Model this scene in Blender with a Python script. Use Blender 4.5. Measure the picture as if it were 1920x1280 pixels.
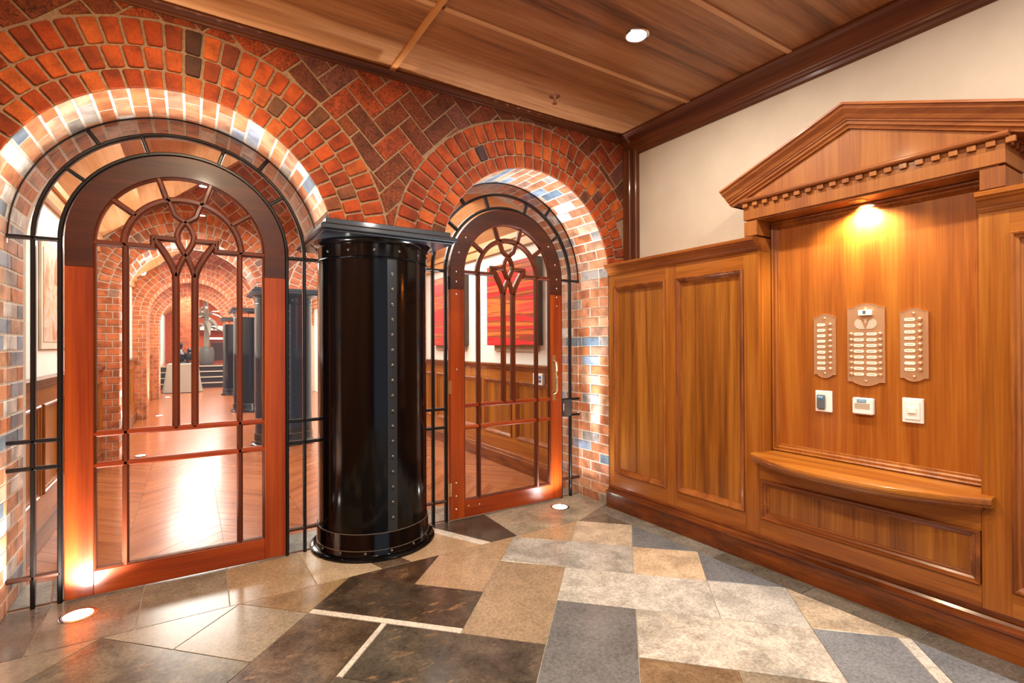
import bpy, bmesh, math, random
from math import pi, sin, cos, radians as R
from mathutils import Vector, Matrix, Euler
random.seed(7)
for o in list(bpy.data.objects): bpy.data.objects.remove(o)
SC = bpy.context.scene
COL = SC.collection

# ------------------------------------------------------------------ camera, world, lights, exposure
cam = bpy.data.objects.new('camera', bpy.data.cameras.new('camera'))
COL.objects.link(cam)
cam.data.sensor_width = 36.0
cam.data.lens = 947.87 / 1920 * 36
cam.data.clip_start = 0.05
_yaw, _pit, _rol = 0.564841597, 0.005040932, -0.004323506
_f = Vector((sin(_yaw)*cos(_pit), cos(_yaw)*cos(_pit), sin(_pit)))
_r = Vector((cos(_yaw), -sin(_yaw), 0)); _u = _r.cross(_f)
_r2 = cos(_rol)*_r + sin(_rol)*_u; _u2 = -sin(_rol)*_r + cos(_rol)*_u
M = Matrix((_r2, _u2, -_f)).transposed().to_4x4(); M.translation = Vector((0, 0, 1.4))
cam.matrix_world = M
SC.camera = cam
SC.view_settings.view_transform = 'Standard'
SC.view_settings.look = 'None'
SC.view_settings.exposure = 0.55
SC.view_settings.gamma = 1.0
SC.view_settings.use_curve_mapping = False

w = bpy.data.worlds.new('world'); SC.world = w; w.use_nodes = True
w.node_tree.nodes['Background'].inputs[0].default_value = (0.75, 0.82, 1.0, 1)
w.node_tree.nodes['Background'].inputs[1].default_value = 0.5

def lamp(name, kind, loc, energy, color=(1, 1, 1), size=.1, aim=None, spot=None, blend=.5, sizey=None, spread=None):
    d = bpy.data.lights.new(name, kind); d.energy = energy; d.color = color
    if kind == 'AREA':
        d.size = size
        if sizey: d.shape = 'RECTANGLE'; d.size_y = sizey
        else: d.shape = 'DISK'
        if spread: d.spread = spread
    else: d.shadow_soft_size = size
    if kind == 'SPOT': d.spot_size = spot; d.spot_blend = blend
    o = bpy.data.objects.new(name, d); COL.objects.link(o); o.location = loc
    if aim is not None:
        o.rotation_euler = (Vector(aim)-Vector(loc)).to_track_quat('-Z', 'Y').to_euler()
    return o
WARM, NEUT, COOL = (1, .80, .56), (1, .95, .88), (.84, .92, 1.0)
HC = 3.22
# recessed ceiling downlights of the vestibule; the pair behind the camera is added fill
for x, y, e, c in [(2.22, 2.115, 31, NEUT), (0.12, 2.115, 46, (1, .76, .48)), (2.22, .585, 24, NEUT), (0.12, .585, 40, WARM), (.12, -.945, 40, NEUT), (2.22, -.945, 40, NEUT)]:
    lamp('downlight_lamp', 'AREA', (x, y, HC-.012), e, c, .09, (x, y, 0))
# niche lamp
lamp('niche_lamp', 'SPOT', (3.135, 1.343, 2.165), 34, (1, .84, .60), .02, (3.19, 1.343, 1.3), R(150), .6)
lamp('niche_lamp_beam', 'SPOT', (3.140, 1.343, 2.172), 60, (1, .92, .78), .016, (3.215, 1.335, 2.115), R(76), .9)
# warm fill added out of view on the left, to turn the ceiling golden
lamp('ceiling_fill', 'SPOT', (-1.15, 2.3, 2.35), 70, (1, .72, .36), .10, (-.1, 2.5, 3.22), R(88), .9)
# floor uplights
for x, y, c, tx in ((-.50, 3.44, (1, .95, .90), -.15), (2.67, 3.456, (.82, .91, 1), 2.30)):
    o = lamp('floor_uplight_lamp', 'SPOT', (x, y-.02, .02), 600, c, .03, None, R(96), 1.0)
    o.rotation_euler = (pi+.012, math.atan2(tx-x, 2.7), 0); o.scale = (1, .10 if x < 0 else .17, 1)
    lamp('floor_uplight_glow', 'SPOT', (x, y, .02), 62 if x < 0 else 20, c, .03, (x, y+.3, 2.7), R(140), .5)
# lobby lights behind the doors
LOBBY = [(-.0, 5.8, 3.0, 70), (2.0, 5.8, 3.0, 70), (.0, 10.1, 3.0, 110), (2.2, 10.1, 3.0, 80), (.0, 14.4, 3.0, 120), (2.2, 14.4, 3.0, 80), (.5, 18.6, 3.0, 150), (.8, 22.5, 3.6, 220)]
for x, y, z, e in LOBBY:
    lamp('lobby_lamp', 'AREA', (x, y, z), e*1.2, NEUT, 2.0, (x, y, 0))
for k, y in enumerate((7.98, 12.3, 16.6)):
    for x in (-.55, .62):
        lamp('floor_uplight_lamp', 'SPOT', (x, y, .02), 260, (1, .97, .93), .04, (x*.6, y, 3), R(70), .6)

# ------------------------------------------------------------------ materials
MATS = {}
def S2L(h):
    if isinstance(h, str):
        h = h.lstrip('#'); c = [int(h[i:i+2], 16)/255 for i in (0, 2, 4)]
    else: c = h
    return tuple((v/12.92 if v <= .04045 else ((v+.055)/1.055)**2.4) for v in c) + (1,)
def newmat(name):
    m = bpy.data.materials.new(name); m.use_nodes = True
    nt = m.node_tree; b = nt.nodes['Principled BSDF']; MATS[name] = m
    return m, nt, b
def N(nt, t, **kw):
    n = nt.nodes.new(t)
    for k, v in kw.items():
        if k.startswith('_'): setattr(n, k[1:], v)
        else: n.inputs[k].default_value = v
    return n
def plain(name, col, rough=.5, metal=0, coat=0, spec=.5, emis=None, estr=0):
    m, nt, b = newmat(name)
    b.inputs['Base Color'].default_value = S2L(col); b.inputs['Roughness'].default_value = rough
    b.inputs['Metallic'].default_value = metal; b.inputs['Coat Weight'].default_value = coat
    b.inputs['Coat Roughness'].default_value = .08
    b.inputs['Specular IOR Level'].default_value = spec
    if emis: b.inputs['Emission Color'].default_value = S2L(emis); b.inputs['Emission Strength'].default_value = estr
    return m
def coords(nt, scale, rand=True):
    tc = N(nt, 'ShaderNodeTexCoord'); oi = N(nt, 'ShaderNodeObjectInfo')
    add = N(nt, 'ShaderNodeVectorMath', _operation='MULTIPLY_ADD')
    comb = N(nt, 'ShaderNodeCombineXYZ')
    L = nt.links.new
    if rand:
        mul = N(nt, 'ShaderNodeMath', _operation='MULTIPLY'); mul.inputs[1].default_value = 37.0
        L(oi.outputs['Random'], mul.inputs[0])
        for i in range(3): L(mul.outputs[0], comb.inputs[i])
    va = N(nt, 'ShaderNodeVectorMath', _operation='ADD')
    L(tc.outputs['Object'], va.inputs[0]); L(comb.outputs[0], va.inputs[1])
    mp = N(nt, 'ShaderNodeMapping'); mp.inputs['Scale'].default_value = scale
    L(va.outputs[0], mp.inputs['Vector'])
    return mp.outputs[0], oi
def ramp(nt, stops):
    r = N(nt, 'ShaderNodeValToRGB'); e = r.color_ramp.elements
    e[0].position, e[0].color = stops[0][0], S2L(stops[0][1])
    e[1].position, e[1].color = stops[-1][0], S2L(stops[-1][1])
    for p, c in stops[1:-1]:
        q = e.new(p); q.color = S2L(c)
    return r
def wood(name, dark, mid, light, axis, rough=.32, coat=.35, fine=90, broad=9, blot=0.0, blotcol='#2a1208', bump=.04):
    m, nt, b = newmat(name); L = nt.links.new
    def sc(f, g): return tuple(g if i == axis else f for i in range(3))
    v1, oi = coords(nt, sc(fine, 2.2)); v2, _ = coords(nt, sc(broad, .55))
    n1 = N(nt, 'ShaderNodeTexNoise', Scale=1, Detail=4, Roughness=.65); L(v1, n1.inputs['Vector'])
    n2 = N(nt, 'ShaderNodeTexNoise', Scale=1, Detail=3, Roughness=.5, Distortion=.6); L(v2, n2.inputs['Vector'])
    mx = N(nt, 'ShaderNodeMix'); mx.inputs[0].default_value = .62
    L(n1.outputs[0], mx.inputs[2]); L(n2.outputs[0], mx.inputs[3])
    r = ramp(nt, [(.30, dark), (.48, mid), (.70, light)]); L(mx.outputs[0], r.inputs[0])
    out = r.outputs[0]
    if blot:
        v3, _ = coords(nt, sc(14, 3)); n3 = N(nt, 'ShaderNodeTexNoise', Scale=1, Detail=5, Roughness=.7); L(v3, n3.inputs['Vector'])
        r3 = ramp(nt, [(.45, '#000000'), (.62, '#ffffff')]); L(n3.outputs[0], r3.inputs[0])
        mm = N(nt, 'ShaderNodeMath', _operation='MULTIPLY'); mm.inputs[1].default_value = blot; L(r3.outputs[0], mm.inputs[0])
        mc = N(nt, 'ShaderNodeMix', _data_type='RGBA'); L(mm.outputs[0], mc.inputs[0]); L(out, mc.inputs[6]); mc.inputs[7].default_value = S2L(blotcol)
        out = mc.outputs[2]
    L(out, b.inputs['Base Color'])
    b.inputs['Roughness'].default_value = rough; b.inputs['Coat Weight'].default_value = coat; b.inputs['Coat Roughness'].default_value = .12
    b.inputs['Specular IOR Level'].default_value = .3
    bp = N(nt, 'ShaderNodeBump', Strength=bump, Distance=.004); L(n1.outputs[0], bp.inputs['Height']); L(bp.outputs[0], b.inputs['Normal'])
    return m
X_, Y_, Z_ = 0, 1, 2
WP = dict(dark='#66330e', mid='#935319', light='#ae7028')      # honey panelling
for nm, ax in (('x', 0), ('y', 1), ('z', 2)):
    wood('panel_wood_'+nm, axis=ax, **WP)
    wood('field_wood_'+nm, '#582c0c', '#8a5018', '#ae7028', ax, broad=14)
    wood('mould_wood_'+nm, '#4a210c', '#8a4a1b', '#ad6a2c', ax, blot=.25)
    wood('base_wood_'+nm, '#371505', '#6d3410', '#8f4f18', ax, blot=.55)
    wood('dark_wood_'+nm, '#341708', '#572b14', '#70401f', ax, rough=.45, coat=.08)
    wood('door_wood_'+nm, '#621d06', '#86320a', '#a24712', ax, rough=.36, coat=.12)
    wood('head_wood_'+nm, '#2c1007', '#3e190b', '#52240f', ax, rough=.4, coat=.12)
    wood('bar_wood_'+nm, '#3a1606', '#54210a', '#6e2f0e', ax, rough=.42, coat=.08)
wood('niche_board_wood', '#70380e', '#965218', '#b27026', Z_, broad=10, rough=.38, coat=.25)
wood('pediment_wood', '#6a3414', '#86491e', '#a0602b', Y_, rough=.5, coat=.04)
wood('frieze_wood', '#6c3614', '#8a4e1c', '#a1642a', Z_, rough=.48, coat=.05)
wood('ceiling_wood', '#4c2a14', '#8a5732', '#ab7a4e', X_, fine=55, broad=7, rough=.42, coat=.15)
wood('batten_wood_x', '#8a5c38', '#b8875a', '#cfa479', X_, rough=.45, coat=.1)
wood('batten_wood_y', '#8a5028', '#b0743e', '#c48c54', Y_, rough=.45, coat=.1)
wood('lobby_ceiling_wood', '#a8713f', '#c98f5c', '#ddb085', Y_, rough=.45, coat=.1)
wood('floor_board_wood', '#763c1a', '#96542c', '#ac6a3e', X_, fine=50, broad=10, rough=.24, coat=.15)
plain('panel_gap', '#120803', .8)

def brickmat(name, rough=.75, speck=.12, mottle=.35, bump=.25):
    m, nt, b = newmat(name); L = nt.links.new
    v1, oi = coords(nt, (1, 1, 1))
    n1 = N(nt, 'ShaderNodeTexNoise', Scale=90, Detail=5, Roughness=.7); L(v1, n1.inputs['Vector'])
    n2 = N(nt, 'ShaderNodeTexNoise', Scale=9, Detail=2, Roughness=.5); L(v1, n2.inputs['Vector'])
    r1 = ramp(nt, [(.3, (1-speck*2.2,)*3), (.6, (1,)*3)]); L(n1.outputs[0], r1.inputs[0])
    r2 = ramp(nt, [(.35, (1-mottle, 1-mottle, 1-mottle)), (.6, (1, 1, 1))]); L(n2.outputs[0], r2.inputs[0])
    a = N(nt, 'ShaderNodeMix', _data_type='RGBA', _blend_type='MULTIPLY'); a.inputs[0].default_value = 1
    L(oi.outputs['Color'], a.inputs[6]); L(r1.outputs[0], a.inputs[7])
    c = N(nt, 'ShaderNodeMix', _data_type='RGBA', _blend_type='MULTIPLY'); c.inputs[0].default_value = 1
    L(a.outputs[2], c.inputs[6]); L(r2.outputs[0], c.inputs[7])
    L(c.outputs[2], b.inputs['Base Color']); b.inputs['Roughness'].default_value = rough
    b.inputs['Specular IOR Level'].default_value = .3
    bp = N(nt, 'ShaderNodeBump', Strength=bump, Distance=.003); L(n1.outputs[0], bp.inputs['Height']); L(bp.outputs[0], b.inputs['Normal'])
    return m
brickmat('brick_smooth', mottle=.25, speck=.08, bump=.12)
brickmat('brick_rough', mottle=.2, speck=.3, bump=.4)
brickmat('brick_glazed', rough=.45, mottle=.25, speck=.05, bump=.1)
def noisy(name, c1, c2, scale=60, rough=.8, lo=.35, hi=.65, bump=.2, spec=.3, detail=5):
    m, nt, b = newmat(name); L = nt.links.new
    v1, oi = coords(nt, (1, 1, 1), False)
    n1 = N(nt, 'ShaderNodeTexNoise', Scale=scale, Detail=detail, Roughness=.65); L(v1, n1.inputs['Vector'])
    r1 = ramp(nt, [(lo, c1), (hi, c2)]); L(n1.outputs[0], r1.inputs[0]); L(r1.outputs[0], b.inputs['Base Color'])
    b.inputs['Roughness'].default_value = rough; b.inputs['Specular IOR Level'].default_value = spec
    bp = N(nt, 'ShaderNodeBump', Strength=bump, Distance=.003); L(n1.outputs[0], bp.inputs['Height']); L(bp.outputs[0], b.inputs['Normal'])
    return m
noisy('mortar', '#80614a', '#9a7b5e')
noisy('mortar_light', '#b8a893', '#d0c3b2')
noisy('far_brick', '#a8441c', '#c25c30', 12)
noisy('wall_paint', '#b9a892', '#c0af99', 4, .7, bump=.02)
noisy('white_paint', '#e6dfd4', '#ece6dc', 4, .7, bump=.02)
noisy('grout', '#9c9080', '#b8ac9c', 40, .7)
def stone(name, kind):
    m, nt, b = newmat(name); L = nt.links.new
    v1, oi = coords(nt, (1, 1, 1))
    big = N(nt, 'ShaderNodeTexNoise', Scale=5.5, Detail=8, Roughness=.62, Distortion=.4); L(v1, big.inputs['Vector'])
    fin = N(nt, 'ShaderNodeTexNoise', Scale=70, Detail=4, Roughness=.7); L(v1, fin.inputs['Vector'])
    lo = {'p': .90, 'm': .80, 'd': .66, 's': .74}[kind]
    r1 = ramp(nt, [(.38, (lo,)*3), (.62, (1.0,)*3)]); L(big.outputs[0], r1.inputs[0])
    r2 = ramp(nt, [(.35, (.80,)*3), (.6, (1.0,)*3)]); L(fin.outputs[0], r2.inputs[0])
    a = N(nt, 'ShaderNodeMix', _data_type='RGBA', _blend_type='MULTIPLY'); a.inputs[0].default_value = 1
    L(oi.outputs['Color'], a.inputs[6]); L(r1.outputs[0], a.inputs[7])
    c = N(nt, 'ShaderNodeMix', _data_type='RGBA', _blend_type='MULTIPLY'); c.inputs[0].default_value = 1
    L(a.outputs[2], c.inputs[6]); L(r2.outputs[0], c.inputs[7]); out = c.outputs[2]
    if kind in 'dm':
        v2, _ = coords(nt, (5, 14, 5)); sp = N(nt, 'ShaderNodeTexNoise', Scale=1.4 if kind == 'd' else 2.6, Detail=7, Roughness=.72); L(v2, sp.inputs['Vector'])
        r3 = ramp(nt, [(.58, (0, 0, 0)), (.70, (1, 1, 1))]); L(sp.outputs[0], r3.inputs[0])
        mm = N(nt, 'ShaderNodeMath', _operation='MULTIPLY'); mm.inputs[1].default_value = .55 if kind == 'd' else .35; L(r3.outputs[0], mm.inputs[0])
        mc = N(nt, 'ShaderNodeMix', _data_type='RGBA'); L(mm.outputs[0], mc.inputs[0]); L(out, mc.inputs[6]); mc.inputs[7].default_value = S2L('#b0875c' if kind == 'd' else '#7d7464'); out = mc.outputs[2]
    if kind == 's':
        v2, _ = coords(nt, (12, 1.2, 1), False); sp = N(nt, 'ShaderNodeTexNoise', Scale=1, Detail=4, Roughness=.6); L(v2, sp.inputs['Vector'])
        r3 = ramp(nt, [(.45, (0, 0, 0)), (.65, (.5, .5, .5))]); L(sp.outputs[0], r3.inputs[0])
        mc = N(nt, 'ShaderNodeMix', _data_type='RGBA'); L(r3.outputs[0], mc.inputs[0]); L(out, mc.inputs[6]); mc.inputs[7].default_value = S2L('#9b8468'); out = mc.outputs[2]
    L(out, b.inputs['Base Color'])
    rr = N(nt, 'ShaderNodeMapRange'); rr.inputs[3].default_value = .12; rr.inputs[4].default_value = .32; L(fin.outputs[0], rr.inputs[0]); L(rr.outputs[0], b.inputs['Roughness'])
    bp = N(nt, 'ShaderNodeBump', Strength=.05, Distance=.002); L(big.outputs[0], bp.inputs['Height']); L(bp.outputs[0], b.inputs['Normal'])
    return m
for k in 'pmds': stone('stone_'+k, k)
plain('black_steel', '#050506', .12, .0, 0, .32)
plain('black_trim', '#2a2e33', .33, .3, .3)
plain('seam_steel', '#30353b', .3, .4)
plain('bright_edge', '#8a8378', .35, .8)
plain('iron', '#17110f', .38, .4, .2)
plain('iron_worn', '#4a2a1c', .5, .3)
plain('brass', '#dcc096', .22, .9)
plain('steel_screw', '#d9d2c6', .3, .6)
plain('bronze_plate', '#c9a07a', .36, .6)
plain('bronze_edge', '#f0c8a0', .25, .8)
plain('chrome', '#c9c9c9', .15, 1)
plain('white_plastic', '#efeae2', .35)
plain('label_ivory', '#f3e6d2', .4)
plain('screen_blue', '#3f7fa8', .3)
plain('reader_grey', '#5d6366', .35)
plain('ink', '#8d8273', .6)
plain('rivet', '#6a6560', .3, .8)
plain('lamp_glow', '#ffffff', .5, emis='#fff6ea', estr=20)
plain('warm_glow', '#ffffff', .5, emis='#ffdca0', estr=14)
plain('cctv_white', '#e8e6e2', .4)
plain('pot_grey', '#5d5c58', .5)
plain('palm_grey', '#8b8578', .7)
plain('cloth_grey', '#a89f8f', .8)
plain('bronze_dark', '#1a1715', .3, .5)
plain('desk_wood', '#7c3413', .3, coat=.4)
plain('stair_dark', '#2a1610', .35, coat=.3)
plain('stair_edge', '#d8c4aa', .4)
plain('counter_white', '#e6dfd4', .3)
plain('canvas_edge', '#3c3632', .6)
plain('frame_beige', '#b7a48c', .6)
plain('picture_frame', '#cfc2ad', .5)
def glass():
    m, nt, b = newmat('clear_glass'); L = nt.links.new
    nt.nodes.remove(b); out = nt.nodes['Material Output']
    tr = N(nt, 'ShaderNodeBsdfTransparent', Color=(.97, .98, .97, 1)); gl = N(nt, 'ShaderNodeBsdfGlossy', Roughness=0.0)
    fr = N(nt, 'ShaderNodeFresnel', IOR=1.45); mx = N(nt, 'ShaderNodeMixShader')
    L(fr.outputs[0], mx.inputs[0]); L(tr.outputs[0], mx.inputs[1]); L(gl.outputs[0], mx.inputs[2]); L(mx.outputs[0], out.inputs['Surface'])
glass()
def artmat(name, stops, sc, seed=0):
    m, nt, b = newmat(name); L = nt.links.new
    v, _ = coords(nt, sc, False)
    n = N(nt, 'ShaderNodeTexNoise', Scale=1, Detail=5, Roughness=.6, Distortion=.8); L(v, n.inputs['Vector'])
    r = ramp(nt, stops); r.color_ramp.interpolation = 'LINEAR'; L(n.outputs[0], r.inputs[0]); L(r.outputs[0], b.inputs['Base Color'])
    b.inputs['Roughness'].default_value = .3
artmat('red_painting', [(.30, '#c4101e'), (.42, '#e0182a'), (.48, '#7a3a1c'), (.52, '#e8762c'), (.58, '#ef2c3c'), (.70, '#f08a3a')], (1, .22, 6.5))
artmat('pale_painting', [(.32, '#8a5a40'), (.42, '#c79a78'), (.52, '#d9c8b8'), (.60, '#e0a070'), (.72, '#b9bcc0')], (5, 5, 5))

# ------------------------------------------------------------------ mesh builder
class MB:
    def __init__(s): s.v = []; s.f = []
    def add(s, vs, fs):
        n = len(s.v); s.v += [tuple(p) for p in vs]; s.f += [tuple(i+n for i in q) for q in fs]
    def box(s, x0, x1, y0, y1, z0, z1):
        if x0 > x1: x0, x1 = x1, x0
        if y0 > y1: y0, y1 = y1, y0
        if z0 > z1: z0, z1 = z1, z0
        s.add([(x0, y0, z0), (x1, y0, z0), (x1, y1, z0), (x0, y1, z0), (x0, y0, z1), (x1, y0, z1), (x1, y1, z1), (x0, y1, z1)],
              [(0, 3, 2, 1), (4, 5, 6, 7), (0, 1, 5, 4), (1, 2, 6, 5), (2, 3, 7, 6), (3, 0, 4, 7)])
        return s
    def prism(s, poly, d):
        d = Vector(d); n = len(poly); a = [Vector(p) for p in poly]
        s.add(a+[p+d for p in a], [tuple(range(n))[::-1], tuple(range(n, 2*n))]+[(i, (i+1) % n, (i+1) % n+n, i+n) for i in range(n)])
        return s
    def sweep(s, path, prof, nrm, closed=False):
        nrm = Vector(nrm).normalized(); P = [Vector(p) for p in path]; n = len(P); k = len(prof); vs = []
        for i in range(n):
            if closed: t0 = (P[i]-P[i-1]).normalized(); t1 = (P[(i+1) % n]-P[i]).normalized()
            else:
                t0 = (P[i]-P[i-1]).normalized() if i else (P[1]-P[0]).normalized()
                t1 = (P[i+1]-P[i]).normalized() if i < n-1 else t0
            s0 = nrm.cross(t0); s1 = nrm.cross(t1); m = (s0+s1); m.normalize(); c = max(.3, m.dot(s0)); m = m/c
            for a, b in prof: vs.append(P[i]+m*a+nrm*b)
        fs = []
        for i in range(n if closed else n-1):
            j = (i+1) % n
            for q in range(k):
                r = (q+1) % k; fs.append((i*k+q, i*k+r, j*k+r, j*k+q))
        if not closed: fs += [tuple(range(k))[::-1], tuple(range((n-1)*k, n*k))]
        s.add(vs, fs); return s
    def lathe(s, prof, c=(0, 0, 0), n=48, axis=Z_):
        vs = []; fs = []; k = len(prof)
        for i in range(n):
            a = 2*pi*i/n
            for r, h in prof:
                p = (r*cos(a), r*sin(a), h) if axis == Z_ else ((h, r*cos(a), r*sin(a)) if axis == X_ else (r*cos(a), h, r*sin(a)))
                vs.append((p[0]+c[0], p[1]+c[1], p[2]+c[2]))
        for i in range(n):
            j = (i+1) % n
            for q in range(k-1): fs.append((i*k+q, j*k+q, j*k+q+1, i*k+q+1))
        s.add(vs, fs)
        if prof[0][0] > 1e-6: s.f.append(tuple(len(s.v)-n*k+i*k for i in range(n))[::-1])
        if prof[-1][0] > 1e-6: s.f.append(tuple(len(s.v)-n*k+i*k+k-1 for i in range(n)))
        return s
    def tube(s, pts, r, n=8):
        P = [Vector(p) for p in pts]; vs = []; fs = []; up = Vector((0, 0, 1)); m = len(P)
        rr = r if isinstance(r, (list, tuple)) else [r]*m
        for i, p in enumerate(P):
            t = (P[min(i+1, m-1)]-P[max(i-1, 0)]).normalized()
            a = t.cross(up)
            if a.length < .05: a = t.cross(Vector((1, 0, 0)))
            a.normalize(); b = t.cross(a)
            vs += [p+(a*cos(2*pi*k/n)+b*sin(2*pi*k/n))*rr[i] for k in range(n)]
        for i in range(m-1):
            for k in range(n):
                l = (k+1) % n; fs.append((i*n+k, i*n+l, (i+1)*n+l, (i+1)*n+k))
        fs += [tuple(range(n)), tuple(range((m-1)*n, m*n))[::-1]]
        s.add(vs, fs); return s
    def mesh(s, name, mat, smooth=False, bevel=0):
        me = bpy.data.meshes.new(name); me.from_pydata(s.v, [], s.f)
        bm = bmesh.new(); bm.from_mesh(me); bmesh.ops.recalc_face_normals(bm, faces=bm.faces)
        if bevel:
            es = [e for e in bm.edges if len(e.link_faces) == 2 and e.calc_face_angle(0) > .6]
            bmesh.ops.bevel(bm, geom=es, offset=bevel, segments=1, affect='EDGES', clamp_overlap=True)
        bm.to_mesh(me); bm.free()
        me.materials.append(MATS[mat])
        if smooth:
            for p in me.polygons: p.use_smooth = True
        return me
    def build(s, name, mat, parent=None, smooth=False, bevel=0, loc=None):
        me = s.mesh(name, mat, smooth, bevel)
        if loc is not None:
            for v in me.vertices: v.co -= Vector(loc)
        o = bpy.data.objects.new(name, me); COL.objects.link(o)
        if loc is not None: o.location = loc
        if smooth:
            md = o.modifiers.new('auto', 'EDGE_SPLIT'); md.split_angle = R(35)
        if parent: par(o, parent)
        return o
def par(o, p):
    o.parent = p; o.matrix_parent_inverse = WM(p).inverted()
def WM(o):
    m = Matrix.LocRotScale(o.location, o.rotation_euler, o.scale)
    if o.parent: m = WM(o.parent) @ o.matrix_parent_inverse @ m
    return m
def empty(name, loc=(0, 0, 0)):
    o = bpy.data.objects.new(name, None); COL.objects.link(o); o.location = loc; o.empty_display_size = .1
    return o
def thing(name, label, cat, loc=(0, 0, 0), group=None):
    return tag(empty(name, loc), label, cat, group)
def tag(o, label, cat, group=None):
    o['label'] = label; o['category'] = cat
    if group: o['group'] = group
    return o
def struct(o, label=None):
    o['kind'] = 'structure'
    if label: o['label'] = label
    return o
def inst(me, name, loc, rot, parent, color=None, scale=None):
    o = bpy.data.objects.new(name, me); COL.objects.link(o); o.location = loc; o.rotation_euler = rot
    if scale: o.scale = scale
    if color: o.color = S2L(color)
    par(o, parent)
    return o
def copy_tree(o, loc, label, group=None):
    r = o.copy(); COL.objects.link(r); r.location = loc; r['label'] = label
    if group: r['group'] = group
    for ch in list(o.children):
        c = ch.copy(); COL.objects.link(c); c.parent = r; c.matrix_parent_inverse = ch.matrix_parent_inverse.copy()
        for g in list(ch.children):
            d = g.copy(); COL.objects.link(d); d.parent = c; d.matrix_parent_inverse = g.matrix_parent_inverse.copy()
    return r
def clip(poly, p, n):           # keep the side where (q-p).n <= 0
    out = []
    for i in range(len(poly)):
        a, b = poly[i], poly[(i+1) % len(poly)]
        da = (a[0]-p[0])*n[0]+(a[1]-p[1])*n[1]; db = (b[0]-p[0])*n[0]+(b[1]-p[1])*n[1]
        if da <= 0: out.append(a)
        if (da < 0 < db) or (db < 0 < da):
            t = da/(da-db); out.append((a[0]+(b[0]-a[0])*t, a[1]+(b[1]-a[1])*t))
    return out
def area(p): return abs(sum(p[i][0]*p[(i+1) % len(p)][1]-p[(i+1) % len(p)][0]*p[i][1] for i in range(len(p))))/2
def inset(poly, d):
    n = len(poly); sgn = 1 if sum(poly[i][0]*poly[(i+1) % n][1]-poly[(i+1) % n][0]*poly[i][1] for i in range(n)) > 0 else -1
    q = list(poly)
    for i in range(n):
        a, b = poly[i], poly[(i+1) % n]; L = math.hypot(b[0]-a[0], b[1]-a[1])
        if L < 1e-6: continue
        nx, ny = (b[1]-a[1])/L*sgn, -(b[0]-a[0])/L*sgn     # outward
        q = clip(q, (a[0]-nx*d, a[1]-ny*d), (nx, ny))
        if len(q) < 3: return []
    return q
def slab(mb, poly, top, bot, ch, mp):
    """piece with chamfered face: poly in 2D, depth coordinate from bot (hidden) to top (face)"""
    p2 = inset(poly, ch)
    n = len(poly)
    if len(p2) != n:
        mb.add([mp(x, y, bot) for x, y in poly]+[mp(x, y, top) for x, y in poly],
               [tuple(range(n)), tuple(range(n, 2*n))]+[(i, (i+1) % n, (i+1) % n+n, i+n) for i in range(n)]); return
    # match order of inset vertices to the original ones
    k0 = min(range(n), key=lambda k: sum((p2[(i+k) % n][0]-poly[i][0])**2+(p2[(i+k) % n][1]-poly[i][1])**2 for i in range(n)))
    p2 = [p2[(i+k0) % n] for i in range(n)]
    e = ch if top > bot else -ch
    vs = [mp(x, y, bot) for x, y in poly]+[mp(x, y, top-e) for x, y in poly]+[mp(x, y, top) for x, y in p2]
    fs = [tuple(range(n)), tuple(range(2*n, 3*n))]
    for i in range(n):
        j = (i+1) % n; fs += [(i, j, n+j, n+i), (n+i, n+j, 2*n+j, 2*n+i)]
    mb.add(vs, fs)

# ------------------------------------------------------------------ dimensions
YF, YS, YB = 3.26, 3.66, 4.04          # brick face, screen plane, back of the entrance wall
C1, C2, ZC = -.035, 2.270, 1.98        # arch centres, springing
RI = .785
XL, XR, XW = -1.25, 3.06, 3.32         # left wall, panelling face, white wall
COLX, COLY = 1.115, 3.64

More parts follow.
